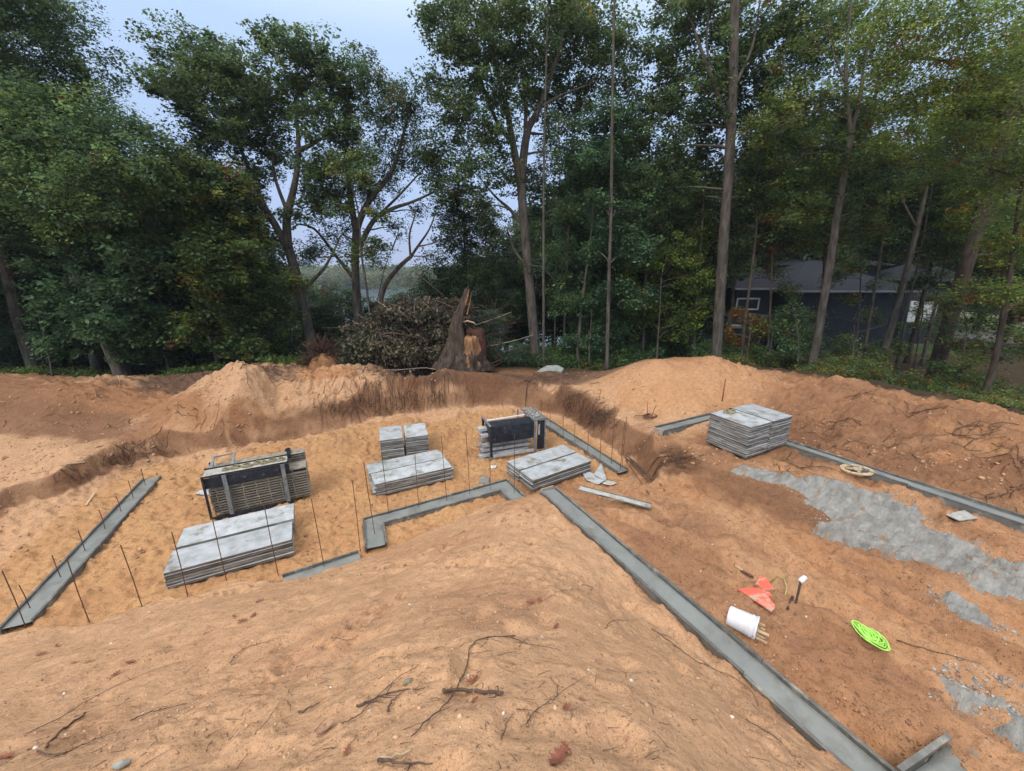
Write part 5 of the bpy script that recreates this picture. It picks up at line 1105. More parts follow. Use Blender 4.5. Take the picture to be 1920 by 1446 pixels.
# deck rail below the window
d0, d1 = at(1362, 612, 30), at(1452, 618, 30); rl = thing('deck_railing', 'grey deck railing below the house window', 'railing', tuple(d0)); s = MB()
s.beam(d0+Vector((0,0,1.0)), d1+Vector((0,0,1.0)), .08, .05); s.build('top_rail', M['trim'], rl); s = MB(); s.beam(d0+Vector((0,0,.05)), d1+Vector((0,0,.05)), 1.2, .14); s.build('deck', M['wood_grey'], rl)
s = MB(); k = 0.
while k < 1: q = d0.lerp(d1, k); s.beam(q, q+Vector((0,0,1.0)), .03, .03); k += .045
s.build('balusters', M['trim'], rl); s = MB()
for k in (0.02, .5, .98): q = d0.lerp(d1, k); s.beam(Vector((q.x, q.y, hz(q.x, q.y)-.1)), q+Vector((0,0,1.05)), .12, .12, Vector((0,1,0)))
s.build('post', M['trim'], rl)

# ------------------------------------------------------------------ brush pile, stump, root balls
def heap(pts, dens, rad): return np.concatenate([blob_clumps(at(px, py, Y_), r_*Y_/FPX, dens, .75, .5) for px, py, r_, Y_ in pts])
BR = [(690,640,34,21.4),(720,610,34,21.8),(760,600,38,22),(800,600,36,22),(740,650,40,21.3),(790,650,38,21.5),(830,620,34,22),(700,670,26,21),(760,672,26,21),(820,665,26,21.4),(845,590,24,22.3),(770,575,22,22.4),(735,590,20,22.2)]
BR = [(a, b-4, c*1.22, d) for a, b, c, d in BR] + [(870,585,26,22.6),(660,655,26,21.3)]; C1 = heap(BR, 38, 1); s = MB(); random.seed(5)
for i in range(330):
    c = Vector(C1[random.randrange(len(C1))]); d = Vector((random.uniform(-1.2,.6), random.uniform(-.6,.3), random.uniform(-.3,.7))).normalized()*random.uniform(.6, 2.2)
    limb(s, c-d*.5, c+d*.5, random.choice([.012,.018,.03,.045]), .006, .12, 5, 4)
br = thing('brush_pile', 'big heap of cut branches with withered brown leaves left of the stump', 'brush pile', tuple(at(760, 690, 21.5)))
br['kind'] = 'stuff'; s.build('branches', M['twig'], br, True)
s = MB()
for i in range(70):
    c = Vector(C1[random.randrange(len(C1))]); d = Vector((random.uniform(-1.2,.6), random.uniform(-.6,.3), random.uniform(-.3,.6))).normalized()*random.uniform(.6, 1.8)
    limb(s, c-d*.5, c+d*.5, random.choice([.012,.018,.026]), .006, .14, 5, 4)
s.build('pale_branches', M['wood_grey'], br, True)
leaf_object('leaves', [leaf_cloud(C1, 50, (.26,.26,.2), .15, 'brush', .15, .0, .55)], br, tuple(br.location), 'dead_leaf')
C2 = heap([(650,655,20,20.8),(672,640,24,20.9),(700,690,14,20.6),(665,670,18,20.6),(690,650,18,20.8)], 46, 1)
b2 = tag(leaf_object('cut_branches', [leaf_cloud(C2, 46, (.24,.24,.18), .15, 'brushgreen', .2, 0, .55)], None, tuple(at(670,690,20.8)), 'dead_leaf'), 'paler green cut boughs at the left foot of the brush pile', 'cut branches', kind='stuff')
C3 = heap([(915,600,26,22),(945,610,26,22.3),(920,640,30,21.8),(955,650,28,22),(985,660,20,22),(900,670,20,21.5)], 40, 1); s = MB()
b3 = thing('cut_branches', 'grey green conifer boughs heaped right of the splintered stump', 'cut branches', tuple(at(940,690,22))); b3['kind'] = 'stuff'
for i in range(70):
    c = Vector(C3[random.randrange(len(C3))]); d = Vector((random.uniform(-.6,1.2), random.uniform(-.4,.3), random.uniform(-.2,.6))).normalized()*random.uniform(.8, 2.4); limb(s, c-d*.4, c+d*.6, .02, .005, .1, 5, 4)
s.build('branches', M['twig'], b3, True); leaf_object('leaves', [leaf_cloud(C3, 60, (.34,.34,.2), .17, 'pine', .3, .01, .16)], b3, tuple(b3.location))
# splintered stump with its root mass
sc_ = at(872, 690, 20.6); g_ = hz(sc_.x, sc_.y); sc_.z = g_
st = thing('stump', 'uprooted splintered tree stump with a tall jagged shard', 'stump', tuple(sc_)); m_ = 20.6/FPX
def sp(px, py, dy=0): return at(px, py, 20.6+dy)
random.seed(12)
def shell(s, prof, n=40, amp=.10, sd=3, jag=0.0):
    """lumpy, fluted shell round a bent axis; the last ring can be torn"""
    vs = []; m = len(prof); fl = [random.uniform(-1, 1) for _ in range(n)]; jg = [random.random()**2 for _ in range(n)]
    rows = []
    for i in range(m-1):
        for q in range(3): t = q/3; rows.append((prof[i][0].lerp(prof[i+1][0], t), prof[i][1]*(1-t)+prof[i+1][1]*t, prof[i][2]*(1-t)+prof[i+1][2]*t, (i+t)/(m-1)))
    rows.append((*prof[-1], 1.0))
    for (c, rx, ry, t) in rows:
        for k in range(n):
            a = 2*math.pi*k/n; f = 1 + amp*(.7*math.sin(a*3+sd+t*2) + .8*fl[k] + .5*math.sin(a*7+t*5+sd)) + random.uniform(-.5,.5)*amp
            vs.append(c+Vector((rx*f*math.cos(a), ry*f*math.sin(a), jag*jg[k]*t**3)))
    r = len(rows); s.add(vs, [(i*n+k, i*n+(k+1) % n, (i+1)*n+(k+1) % n, (i+1)*n+k) for i in range(r-1) for k in range(n)])
s = MB(); shell(s, [(sp(852,690), 1.08, .8), (sp(856,674), .84, .68), (sp(860,658), .74, .58), (sp(858,635), .42, .42), (sp(856,612), .33, .34), (sp(862,590), .25, .24), (sp(868,572), .19, .17), (sp(873,556), .13, .11), (sp(877,546), .06, .06)], amp=.16, jag=.35); s.build('bark_shard', M['bark_brown'], st, True)
s = MB(); 
for (x0, y0, x1, y1, r_) in [(871,575,880,541,.06),(866,585,870,556,.05),(876,590,884,548,.045),(864,600,862,580,.05)]: s.tube([sp(x0,y0,-.1), sp((x0+x1)/2+1,(y0+y1)/2,-.1), sp(x1,y1,-.1)], [r_, r_*.7, .008], 5)
s.build('splinter', M['split_wood'], st)
s = MB(); shell(s, [(sp(882,692,-.15), .85, .65), (sp(883,672,-.15), .60, .52), (sp(884,650,-.15), .40, .42), (sp(883,634,-.15), .34, .40), (sp(884,630,-.15), .24, .26), (sp(884,640,-.15), .16, .18)], amp=.14, sd=8, jag=.2); s.build('split_face', M['split_wood'], st, True)
s = MB(); shell(s, [(sp(892,668,.25), .62, .5), (sp(892,640,.25), .58, .44), (sp(890,620,.25), .50, .38), (sp(888,616,.25), .38, .28), (sp(887,622,.2), .34, .26), (sp(888,640,.1), .34, .26)], amp=.17, sd=5, jag=.5); s.build('hollow_back', M['hollow'], st, True)
s = MB(); s.tube([sp(862,606,-.1), sp(876,602,.0), sp(888,605,.1), sp(893,610,.1)], [.05,.05,.045,.02], 6); s.build('pale_rim', M['twig_pale'], st, True)
def rootmass(s, c, n, R_, rr=(.012,.04), up=.45, flat=.6, down=-.35):
    for i in range(n):
        a = random.uniform(0, 6.28); e = random.uniform(down, up); l = R_*random.uniform(.5, 1.15); d = Vector((math.cos(a)*math.cos(e), math.sin(a)*math.cos(e)*flat, math.sin(e)))
        p = c + d*R_*random.uniform(.0, .35); q = c + d*l; mid = p.lerp(q, .5)+Vector([random.uniform(-.12,.12)*R_ for _ in range(3)]); r_ = random.uniform(*rr)
        s.tube([p, mid, q, q+Vector([random.uniform(-.2,.2)*R_ for _ in range(3)])], [r_, r_*.8, r_*.5, r_*.2], 5)
s = MB(); shell(s, [(sp(880,693,-.1), 1.1, .85), (sp(881,683,-.15), .88, .70), (sp(880,672,-.2), .76, .62), (sp(880,664,-.2), .66, .56)], amp=.2, sd=1, jag=.35); s.build('bark_base', M['bark_brown'], st, True)
s = MB(); rootmass(s, sc_+Vector((-.1,-.1,.30)), 170, 1.35, up=.7); rootmass(s, sc_+Vector((.9,.1,.35)), 120, 1.0, up=.8); s.build('roots', M['root'], st, True)
s = MB(); shell(s, [(sc_+Vector((0,0,-.2)), 1.35, 1.0), (sc_+Vector((0,0,.15)), 1.2, .9), (sc_+Vector((.05,0,.4)), .9, .7), (sc_+Vector((.05,0,.6)), .45, .4)], amp=.12); s.build('root_soil', M['hollow'], st, True)
c = at(605, 668, 20.2); rb_ = thing('root_ball', 'upturned tangle of brown roots with tan soil left of the brush pile', 'root ball', tuple(c)); s = MB(); rootmass(s, c, 260, 1.15, (.01,.03), up=1.3, down=-.5); rootmass(s, c+Vector((-.6,0,-.3)), 120, .8, (.01,.025), up=.9, down=-.5); s.build('roots', M['root'], rb_, True)
s = MB(); shell(s, [(c+Vector((.1,-.1,-.9)), .8, .6), (c+Vector((.1,-.1,-.5)), .75, .6), (c+Vector((.1,-.05,-.1)), .55, .5), (c+Vector((.1,0,.2)), .25, .2)], amp=.12); M['tan_soil'] = mat('tan_soil', (.30,.16,.07), (.18,.09,.045), 5, .95, 0, .03, 9); s.build('soil', M['tan_soil'], rb_, True)
# fallen grey boughs over the heap
for i, (pts, r_, lb) in enumerate([([(778,512),(800,528),(838,560)], .045, 'long pale bough slanting down above the brush pile'), ([(820,680),(850,660),(900,652),(960,640),(1000,628)], .025, 'thin pale bough lying rightwards across the conifer heap'),
        ([(890,610),(920,600),(960,585)], .03, 'thin upright bough rising right from the stump rim'), ([(640,700),(690,692),(740,694),(800,690),(835,700)], .035, 'long grey bough along the front foot of the brush pile'), ([(700,640),(725,625),(760,628),(790,636)], .05, 'curved grey bough in the middle of the brush pile')]):
    Yv = [23, 21, 21.6, 20.2, 20.6][i]; rod('bough', smooth_path([at(px, py, Yv) for px, py in pts], 4), r_, M['wood_grey'] if i not in (0, 4) else M['twig'], lb, 'bough', None, 6, .01)

# ------------------------------------------------------------------ roots hanging from the banks
random.seed(31); s = MB()
def hang(px0, py0, px1, py1, n, l0, l1, spread=.15, out=.25):
    for i in range(n):
        t = random.random(); p = gnd(px0+(px1-px0)*t+random.uniform(-6,6), py0+(py1-py0)*t+random.uniform(-3,16)); l = random.uniform(l0, l1)
        tow = Vector((-p.x, -p.y, 0)).normalized()*random.uniform(.02, out); q = p+tow+Vector((random.uniform(-spread,spread), 0, -l*.5)); e_ = q+Vector((random.uniform(-spread,spread), random.uniform(-.05,.05), -l*.5))
        q.z = max(q.z, hz(q.x, q.y)+.02); e_.z = max(e_.z, hz(e_.x, e_.y)+.015); s.tube([p+Vector((0,0,.02)), q, e_], [.010, .007, .003], 4, cap=False)
hang(640,770,830,740,26,.1,.3,.35); hang(1060,745,1140,790,30,.1,.3,.4)
tag(s.build('exposed_roots', M['root']), 'matted brown roots hanging from the cut edge of the back bank', 'roots', kind='stuff'); s = MB()
hang(1248,850,1285,868,26,.1,.25,.25,.2); tag(s.build('exposed_roots', M['root']), 'matted dark roots on the bank left of the tall upper stack', 'roots', kind='stuff'); s = MB()
hang(195,860,290,840,22,.1,.25,.3); tag(s.build('exposed_roots', M['root']), 'dark roots spilling over the lip of the left bank', 'roots', kind='stuff')
# ------------------------------------------------------------------ litter on the sand
def lumps(name, label, cat, regs, n, smin, smax, cols, kind='stuff', z=0.1, elong=.5, flt=None):
    rg = np.random.default_rng(abs(n)*7+3); X_ = []; 
    for (px0, px1, py0, py1, w_) in regs:
        for _ in range(int(n*w_)):
            X_.append((rg.uniform(px0, px1), rg.uniform(py0, py1)))
    P_ = []
    for px, py in X_: 
        zz = 1.5
        v = gp(px, py, zz)
        for _ in range(3): v = gp(px, py, hz_fast(v.x, v.y))
        P_.append((v.x, v.y))
    P_ = np.array(P_); k = vnoise(P_[:, 0]*1.3, P_[:, 1]*1.3, 601) + .8*rg.random(len(P_)) > .15; P_ = P_[k]; P_ = P_[flt(P_[:, 0], P_[:, 1])] if flt else P_
    H_ = hgrid(P_[:, 0], P_[:, 1]); m = len(P_); ph = (1+5**.5)/2
    B = np.array([(-1,ph,0),(1,ph,0),(-1,-ph,0),(1,-ph,0),(0,-1,ph),(0,1,ph),(0,-1,-ph),(0,1,-ph),(ph,0,-1),(ph,0,1),(-ph,0,-1),(-ph,0,1)], float)/1.9
    F = np.array([(0,11,5),(0,5,1),(0,1,7),(0,7,10),(0,10,11),(1,5,9),(5,11,4),(11,10,2),(10,7,6),(7,1,8),(3,9,4),(3,4,2),(3,2,6),(3,6,8),(3,8,9),(4,9,5),(2,4,11),(6,2,10),(8,6,7),(9,8,1)])
    sz = smin + (smax-smin)*rg.random((m,1))**3; st = 1+elong*rg.normal(size=(m,3)).clip(-1,1.5)*[1,1,.4]; a = rg.random(m)*6.28
    V = B[None]*(1+.22*rg.normal(size=(m,12,1)))*st[:, None]; x_, y_ = V[..., 0].copy(), V[..., 1].copy()
    V[..., 0] = x_*np.cos(a)[:, None]-y_*np.sin(a)[:, None]; V[..., 1] = x_*np.sin(a)[:, None]+y_*np.cos(a)[:, None]; V = V*sz[:, None]
    V[..., 0] += P_[:, 0, None]; V[..., 1] += P_[:, 1, None]; V[..., 2] += (H_ + z*sz[:, 0])[:, None]
    Fi = (F[None] + (np.arange(m)*12)[:, None, None]).reshape(-1); me = bpy.data.meshes.new(name); me.vertices.add(12*m); me.vertices.foreach_set('co', V.astype(np.float32).ravel())
    me.loops.add(60*m); me.loops.foreach_set('vertex_index', Fi.astype(np.int32)); me.polygons.add(20*m); me.polygons.foreach_set('loop_start', np.arange(0, 60*m, 3, dtype=np.int32)); me.update()
    cc = np.array(cols)[rg.integers(0, len(cols), m)]*(1+.15*rg.normal(size=(m,1))); T = np.repeat(np.clip(cc,.01,.8), 20, 0)
    at2 = me.attributes.new('tint', 'FLOAT_COLOR', 'FACE'); at2.data.foreach_set('color', np.concatenate([T, np.ones((len(T),1))],1).astype(np.float32).ravel())
    me.materials.append(M['clod']); o = bpy.data.objects.new(name, me); COL.objects.link(o); return tag(o, label, cat, kind=kind)
_gx, _gy, _gz = xs, ys, GZ
def hz_fast(x, y):
    i = min(max(int(np.searchsorted(_gx, x)), 1), len(_gx)-1); j = min(max(int(np.searchsorted(_gy, y)), 1), len(_gy)-1); return float(_gz[j, i])
M['clod'] = leaf_mat('clod', 0.0)
lumps('soil_clods', 'small clods and crumbs of sand scattered over the near mound', 'soil clods', [(0,1500,1120,1446,.62),(300,1250,1000,1200,.2),(0,600,1200,1446,.18)], 4200, .003, .015, [(.44,.27,.16),(.40,.24,.14),(.47,.30,.18),(.33,.19,.11)])
lumps('soil_clods', 'reddish clods scattered over the dug ground on the right', 'soil clods', [(1150,1920,880,1100,.4),(1250,1920,1080,1446,.6)], 4000, .004, .020, [(.29,.15,.085),(.24,.125,.07),(.32,.17,.10),(.20,.10,.058)], flt=lambda x, y: (x-.8)-(8.1-y)*.508 > .35)
lumps('soil_clods', 'clods lying over the berms and the pit floor', 'soil clods', [(0,560,730,900,.2),(350,850,700,760,.3),(0,1000,830,1080,.22),(1050,1900,690,880,.28)], 7200, .010, .05, [(.40,.24,.13),(.36,.205,.115),(.33,.18,.10),(.42,.25,.14)])
lumps('concrete_crumbs', 'grey crumbs of concrete strewn round the spills on the right', 'concrete crumbs', [(1360,1920,860,1130,.7),(1740,1920,1060,1420,.3)], 9000, .005, .022, [(.30,.295,.28),(.22,.215,.20),(.36,.35,.335)], flt=lambda x, y: np.abs(np.minimum.reduce([poly_dist(x, y, q_) for q_ in SPILLS]) - .05) < .16)
lumps('pebbles', 'tiny pale pebbles on the berms and dirt', 'pebbles', [(0,400,720,880,.2),(1050,1910,690,900,.45),(0,1500,1100,1440,.2),(1200,1900,900,1300,.15)], 420, .006, .018, [(.62,.55,.46),(.55,.48,.40),(.66,.62,.55)])
def twig(pts, r0, label, r1=None, m_='twig', name='twig', lift=.012, jit=1.0, cat='twig', grp='twigs and roots on the sand'):
    random.seed(sum(map(ord, label))); r0 = r0*.75; w = [gz(px, py, lift+r0) for px, py in pts]; p = smooth_path(w, 5)
    for i, v in enumerate(p): v.x += random.uniform(-.008,.008)*jit; v.y += random.uniform(-.008,.008)*jit; v.z = max(v.z, hz(v.x, v.y)+r0*.4)+random.uniform(0,.006)
    s = MB(); n = len(p); r1 = r0*.35 if r1 is None else r1; s.tube(p, [r0+(r1-r0)*i/(n-1) for i in range(n)], 7, jit=.12); return s, p, (name, m_, label, cat, grp, r0)
def fin(t, forks=0, fl=.25):
    s, p, (name, m_, label, cat, grp, r0) = t
    for k in range(forks):
        q = p[random.randrange(1, len(p)-1)]; a = random.uniform(0, 6.28); e_ = q+Vector((math.cos(a), math.sin(a), 0))*random.uniform(.4, 1)*fl; e_.z = hz(e_.x, e_.y)+.012; mid = q.lerp(e_, .5)+Vector((random.uniform(-.03,.03), random.uniform(-.03,.03), .015)); s.tube([q, mid, e_], [r0*.5, r0*.35, .001], 5)
    return tag(s.build(name, M[m_], origin=cen(s), smooth=True), label, cat, grp)
fin(twig([(829,1299),(880,1301),(943,1305)], .017, 'thick dark knotty stick lying level below the mound top', .013), 2, .10)
fin(twig([(668,1327),(700,1313),(742,1302),(800,1294)], .012, 'forked dark branch just left of the thick knotty stick'), 5, .22)
fin(twig([(728,1338),(735,1318),(760,1300)], .011, 'short broken stub under the forked dark branch'), 0)
fin(twig([(640,1358),(665,1352),(700,1315),(745,1275),(785,1250)], .006, 'thin twig running up behind the forked dark branch'), 4, .15)
fin(twig([(965,1196),(905,1200),(882,1216),(876,1250),(856,1290),(838,1322),(795,1362),(768,1388)], .0075, 'long wiry root winding down the near mound', .004), 9, .22)
fin(twig([(709,1427),(735,1426),(770,1412)], .012, 'pale broken stick at the bottom of the picture'), 0) if False else None
s, p, inf = twig([(709,1427),(735,1424),(772,1410)], .011, 'pale debarked stick near the bottom edge', .006, 'twig_pale'); fin((s, p, inf), 0)
fin(twig([(712,1430),(740,1434),(810,1440)], .013, 'dark barked stick under the pale debarked stick'), 2, .1)
fin(twig([(88,1402),(120,1372),(162,1341)], .015, 'straight grey stick at the lower left', .010), 0)
fin(twig([(50,1378),(110,1350),(190,1303),(280,1262),(345,1240)], .006, 'long thin twig slanting across the lower left sand'), 8, .2)
fin(twig([(55,1408),(110,1420),(150,1402),(196,1382)], .008, 'crooked twig below the straight grey stick'), 5, .18)
fin(twig([(247,1353),(285,1338),(352,1320)], .009, 'pale ended twig low on the left mound'), 4, .15)
fin(twig([(432,1245),(460,1218),(512,1202)], .007, 'curved twig with a tuft of rootlets on the left mound'), 9, .13)
fin(twig([(620,1198),(662,1200),(700,1165),(722,1142)], .004, 'fine twig bent along the ridge of the mound'), 3, .15)
fin(twig([(478,1382),(505,1350),(536,1312)], .004, 'straight fine twig low in the centre left'), 0)
fin(twig([(1222,1180),(1265,1212),(1310,1245),(1370,1270),(1408,1300),(1425,1330)], .009, 'long forked root lying beside the diagonal footing'), 16, .30)
fin(twig([(1135,1180),(1150,1165),(1180,1166),(1212,1160)], .005, 'small twig beside the mound crest left of the diagonal footing'), 4, .12)
fin(twig([(960,1198),(1000,1212),(1050,1222)], .006, 'tufted root right of the winding root'), 12, .14)
fin(twig([(1042,1312),(1046,1292),(1040,1280)], .004, 'tiny upright twig in the centre right sand'), 1, .1)
fin(twig([(1042,1312),(1060,1295),(1102,1270)], .0035, 'fine straight twig right of the tiny upright twig'), 0)
fin(twig([(985,1362),(1010,1330),(1040,1322)], .005, 'scribbly rootlets at the lower centre right'), 14, .14)
fin(twig([(940,1388),(950,1362),(964,1338)], .006, 'short dark twig at the lower centre'), 1, .06)
fin(twig([(1020,1128),(1050,1110),(1085,1108)], .004, 'fine twig near the red leaves on the mound'), 6, .14)
fin(twig([(1090,1098),(1110,1105),(1100,1118)], .006, 'bent twig on the dark damp sand'), 3, .12)
fin(twig([(1682,1203),(1740,1222),(1785,1233),(1838,1248)], .012, 'long brown stick on the red dirt right of the green rope'), 1, .12)
fin(twig([(1400,1350),(1460,1392),(1500,1440)], .006, 'thin root along the sandy slope beside the footing end'), 7, .15)
fin(twig([(560,1340),(585,1330),(600,1322)], .013, 'dark curl of bark standing in the sand'), 0)
fin(twig([(1010,1440),(1040,1446),(1080,1440)], .006, 'dark twig at the bottom centre edge'), 2, .1) if False else None
# tangles of roots in the berms
random.seed(91)
def tangle(label, spots, n, L0, r=.012, grp=None):
    s = MB()
    for (px, py, sx, sy) in spots:
        for i in range(n):
            q = gnd(px+random.gauss(0, sx), py+random.gauss(0, sy)); a = random.uniform(0, 6.28); l = L0*random.uniform(.3, 1.3); pts = []
            for k in range(5):
                v = q+Vector((math.cos(a), math.sin(a), 0))*l*k/4; a += random.uniform(-.35,.35); v.z = hz(v.x, v.y)+.02+random.uniform(0,.05); pts.append(v)
            r_ = r*random.uniform(.4, 1.2); s.tube(pts, [r_, r_*.8, r_*.7, r_*.5, r_*.2], 5)
    tag(s.build('root_tangle', M['root']), label, 'roots', kind='stuff')
tangle('dark broken roots strewn over the right berm', [(1540,790,25,8),(1600,800,30,12),(1580,845,40,10),(1640,740,30,8),(1700,770,20,12),(1830,820,45,12),(1850,800,20,8),(1900,930,25,12),(1740,840,60,12),(1490,880,20,4),(1890,860,30,10)], 11, .8)
tangle('rootlets and straw at the foot of the left hill', [(60,790,50,8),(180,740,20,8),(270,800,30,6),(350,770,30,6),(230,860,30,8)], 10, .5, .010)
tangle('twiggy debris over the dark ground before the woods', [(700,705,50,4),(820,700,50,4),(940,690,50,8),(1080,700,40,6),(1010,715,40,3),(480,700,60,8),(330,700,40,6)], 22, .7, .012)
tangle('scraps of root in the sand piles left of the pit', [(600,745,40,5),(620,740,30,5),(700,735,40,3),(400,800,40,8)], 9, .5, .010)
tangle('torn rootlets matted on the lip of the back bank', [(640,765,40,5),(720,748,40,4),(800,740,30,4),(1080,752,25,9),(1115,778,18,8)], 60, .42, .009)
tangle('torn rootlets matted on the lip of the left bank', [(220,858,35,7),(280,845,30,5),(120,890,40,6)], 34, .34, .008)
tangle('dark torn roots in the hollow left of the tall upper stack', [(1268,860,18,7),(1120,785,14,6)], 80, .40, .010)
random.seed(97); s = MB()
for i in range(150):
    q = gnd(random.uniform(0, 1500), random.uniform(1110, 1445)); 
    if (q.x-.8)-(8.1-q.y)*.508 > -.1 and q.y > 1.5: continue
    a = random.gauss(.5, .9); l = random.uniform(.03, .20); e = q+Vector((math.cos(a)*l, math.sin(a)*l, 0)); e.z = hz(e.x, e.y)+.008; m_ = q.lerp(e, .5)+Vector((random.uniform(-.012,.012), random.uniform(-.012,.012), .008)); s.tube([q+Vector((0,0,.004)), m_, e], [.0028, .0022, .001], 4)
tag(s.build('twig_scraps', M['twig']), 'fine broken twig scraps sprinkled over the near mound', 'twig scraps', kind='stuff')
# fallen leaves
def oak_leaf(px, py, L_, a, label, c='leaf_red'):
    random.seed(int(px*3+py)); c0 = gnd(px, py); out = [(-.5,0),(-.38,.06),(-.30,.20),(-.18,.10),(-.06,.30),(.06,.12),(.18,.30),(.26,.10),(.40,.16),(.5,0)]
    out = out + [(x_, -y_) for x_, y_ in out[-2:0:-1]]; s = MB(); pts = []; cu = random.uniform(.25,.9); tz = random.uniform(-.3,.3)
    for x_, y_ in out+[(0,0)]:
        x2, y2 = x_*L_, y_*L_; z_ = (x_*x_*cu + abs(y_)*cu*1.1)*L_*.9 + y2*tz + .012+random.uniform(0,.006); q = Vector((c0.x+x2*math.cos(a)-y2*math.sin(a), c0.y+x2*math.sin(a)+y2*math.cos(a), 0)); q.z = max(c0.z*.6+hz(q.x, q.y)*.4, hz(q.x,q.y)-.01)+z_; pts.append(q)
    n = len(out); s.add(pts, [(i, (i+1) % n, n) for i in range(n)]); tag(s.build('fallen_leaf', M[c], origin=cen(s)), label, 'fallen leaf', 'fallen oak leaves on the mound')
M['leaf_red'] = mat('leaf_red', (.17,.055,.035), (.27,.10,.06), 9, .7, 0, .004, 30); M['leaf_tan'] = mat('leaf_tan', (.40,.24,.16), (.26,.14,.09), 9, .7, 0, .004, 30)
for q in [(1046,1425,.17,.9,'largest red oak leaf, at the bottom centre of the picture'),(1062,1408,.10,2.0,'crumpled red leaf touching the largest red leaf'),(245,1243,.13,.2,'curled pinkish leaf in the middle of the left mound'),(218,1266,.11,1.2,'dark brown leaf below the curled pinkish leaf','leaf_red'),
          (78,1228,.13,.6,'reddish leaf high on the far left sand'),(108,1212,.09,2.2,'small dark leaf above the far left reddish leaf'),(168,1241,.12,.1,'leftmost of two flat leaves beside the curled pinkish leaf','leaf_tan'),(140,1243,.10,.5,'flat tan leaf at the far left among clods','leaf_tan'),
          (455,1166,.15,.3,'broad red leaf in the cluster near the low stack'),(475,1155,.12,1.4,'second red leaf of the cluster near the low stack'),(487,1128,.15,.8,'upper red leaf on the slope near the low stack'),(440,1158,.10,2.6,'small leaf at the left of the cluster near the low stack'),
          (385,1189,.06,.3,'tiny brown leaf between the clusters on the left'),(995,1132,.14,.2,'red leaf on the dark damp sand'),(1012,1127,.10,1.8,'red leaf right behind the one on the damp sand'),(1042,1177,.10,.9,'small red leaf right of the winding root'),(885,1280,.11,.4,'orange red leaf above the thick knotty stick'),
          (890,1316,.08,1.0,'small red leaf below the thick knotty stick'),(868,1150,.07,.4,'pale leaf on the damp crest','leaf_tan'),(920,1116,.10,.2,'tan leaf on the upper damp slope','leaf_tan'),(651,1413,.08,1.5,'small red leaf at the lower centre left'),(12,1422,.12,.4,'red leaf at the lower left corner'),(612,1370,.14,.9,'pinkish crumpled leaf left of the forked branch','leaf_tan'),
          (1090,1310,.05,.3,'tiny leaf scrap at the right of the mound','leaf_tan'),(510,1225,.07,.3,'little brown leaf in the middle left'),(1062,1330,.08,.6,'grey brown leaf among the scribbly rootlets'),(1415,1100,.06,.3,'tiny dry leaf on the red dirt')]:
    oak_leaf(*q)
s = MB(); c = gz(228,1438,.02); s.tube([c+Vector((-.05,-.01,0)), c, c+Vector((.05,.02,.0))], [.012,.03,.012], 9); tag(s.build('stone', M['rock'], origin=cen(s), smooth=True), 'smooth grey stone at the bottom left edge', 'stone')
s = MB(); c = gz(765,1281,.02); s.tube([c+Vector((-.035,-.015,0)), c, c+Vector((.035,.02,.0))], [.012,.024,.012], 9); M['moss'] = mat('moss', (.12,.11,.06), (.30,.28,.22), 40, .9, 0, .004, 60); tag(s.build('stone', M['moss'], origin=cen(s), smooth=True), 'mottled lump beside the forked dark branch', 'stone')
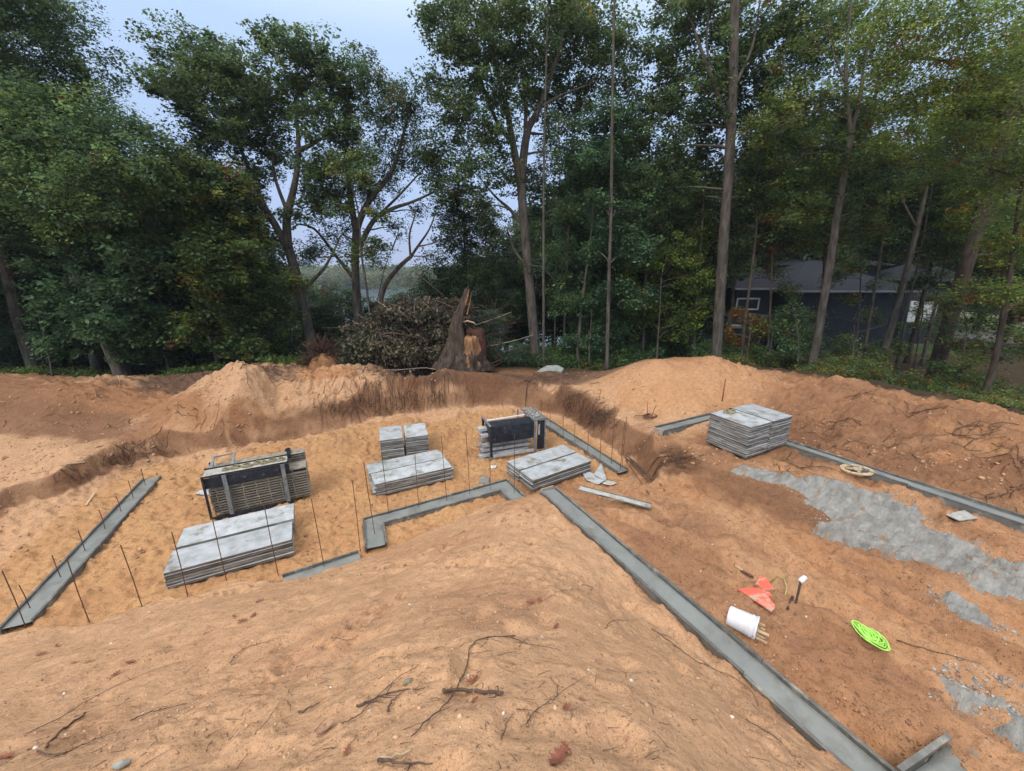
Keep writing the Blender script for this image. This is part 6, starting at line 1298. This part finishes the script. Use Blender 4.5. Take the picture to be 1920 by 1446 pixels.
# ------------------------------------------------------------------ light
world = bpy.data.worlds.new('World'); scene.world = world; world.use_nodes = True
nt = world.node_tree; N = nt.nodes; L = nt.links; bg = N['Background']
sky = N.new('ShaderNodeTexSky'); sky.sky_type = 'NISHITA'; sky.sun_disc = False
SUN_EL, SUN_AZ = R(44), R(215)
sky.sun_elevation = SUN_EL; sky.sun_rotation = SUN_AZ; sky.air_density = 1.0; sky.dust_density = 2.0
tc = N.new('ShaderNodeTexCoord'); sp = N.new('ShaderNodeSeparateXYZ'); L.new(tc.outputs['Generated'], sp.inputs[0])
cr = N.new('ShaderNodeValToRGB'); e = cr.color_ramp.elements
e[0].position = 0.0; e[0].color = (2.3, 3.0, 5.0, 1); e[1].position = 1.0; e[1].color = (17, 16.4, 15.6, 1)
m1 = e.new(.12); m1.color = (2.8, 3.6, 5.6, 1); m2 = e.new(.40); m2.color = (3.6, 4.75, 6.5, 1)
L.new(sp.outputs['Z'], cr.inputs[0])
mx = N.new('ShaderNodeMix'); mx.data_type = 'RGBA'; mx.inputs['Factor'].default_value = .82   # overcast veil over the clear sky
L.new(sky.outputs[0], mx.inputs[6]); L.new(cr.outputs[0], mx.inputs[7]); L.new(mx.outputs[2], bg.inputs['Color']); bg.inputs['Strength'].default_value = .115
sd_ = bpy.data.lights.new('sun', 'SUN'); so = bpy.data.objects.new('sun', sd_); COL.objects.link(so)
sd_.energy = 1.15; sd_.angle = R(18); sd_.color = (1.0, .93, .83)
dv = Vector((math.sin(SUN_AZ)*math.cos(SUN_EL), math.cos(SUN_AZ)*math.cos(SUN_EL), math.sin(SUN_EL)))
so.rotation_euler = dv.to_track_quat('Z', 'Y').to_euler(); so.location = (0, 0, 40)
vs_ = scene.view_settings; vs_.view_transform = 'Standard'; vs_.look = 'None'; vs_.gamma = 1.0; vs_.exposure = 0.6
scene.cycles.max_bounces = 6; scene.cycles.diffuse_bounces = 3; scene.cycles.glossy_bounces = 2; scene.cycles.transmission_bounces = 3; scene.cycles.use_denoising = True
hm = MB(); hm.box((0, 0, 24), (3900, 3900, 72)); hzv = hm.build('haze', bpy.data.materials.new('haze_air')); mm = hzv.data.materials[0]; mm.use_nodes = True
nn_ = mm.node_tree.nodes; nn_.remove(nn_['Principled BSDF']); vp = nn_.new('ShaderNodeVolumePrincipled'); vp.inputs['Color'].default_value = (.75,.84,1,1); vp.inputs['Density'].default_value = .0004
mm.node_tree.links.new(vp.outputs[0], nn_['Material Output'].inputs['Volume']); tag(hzv, kind='stuff')
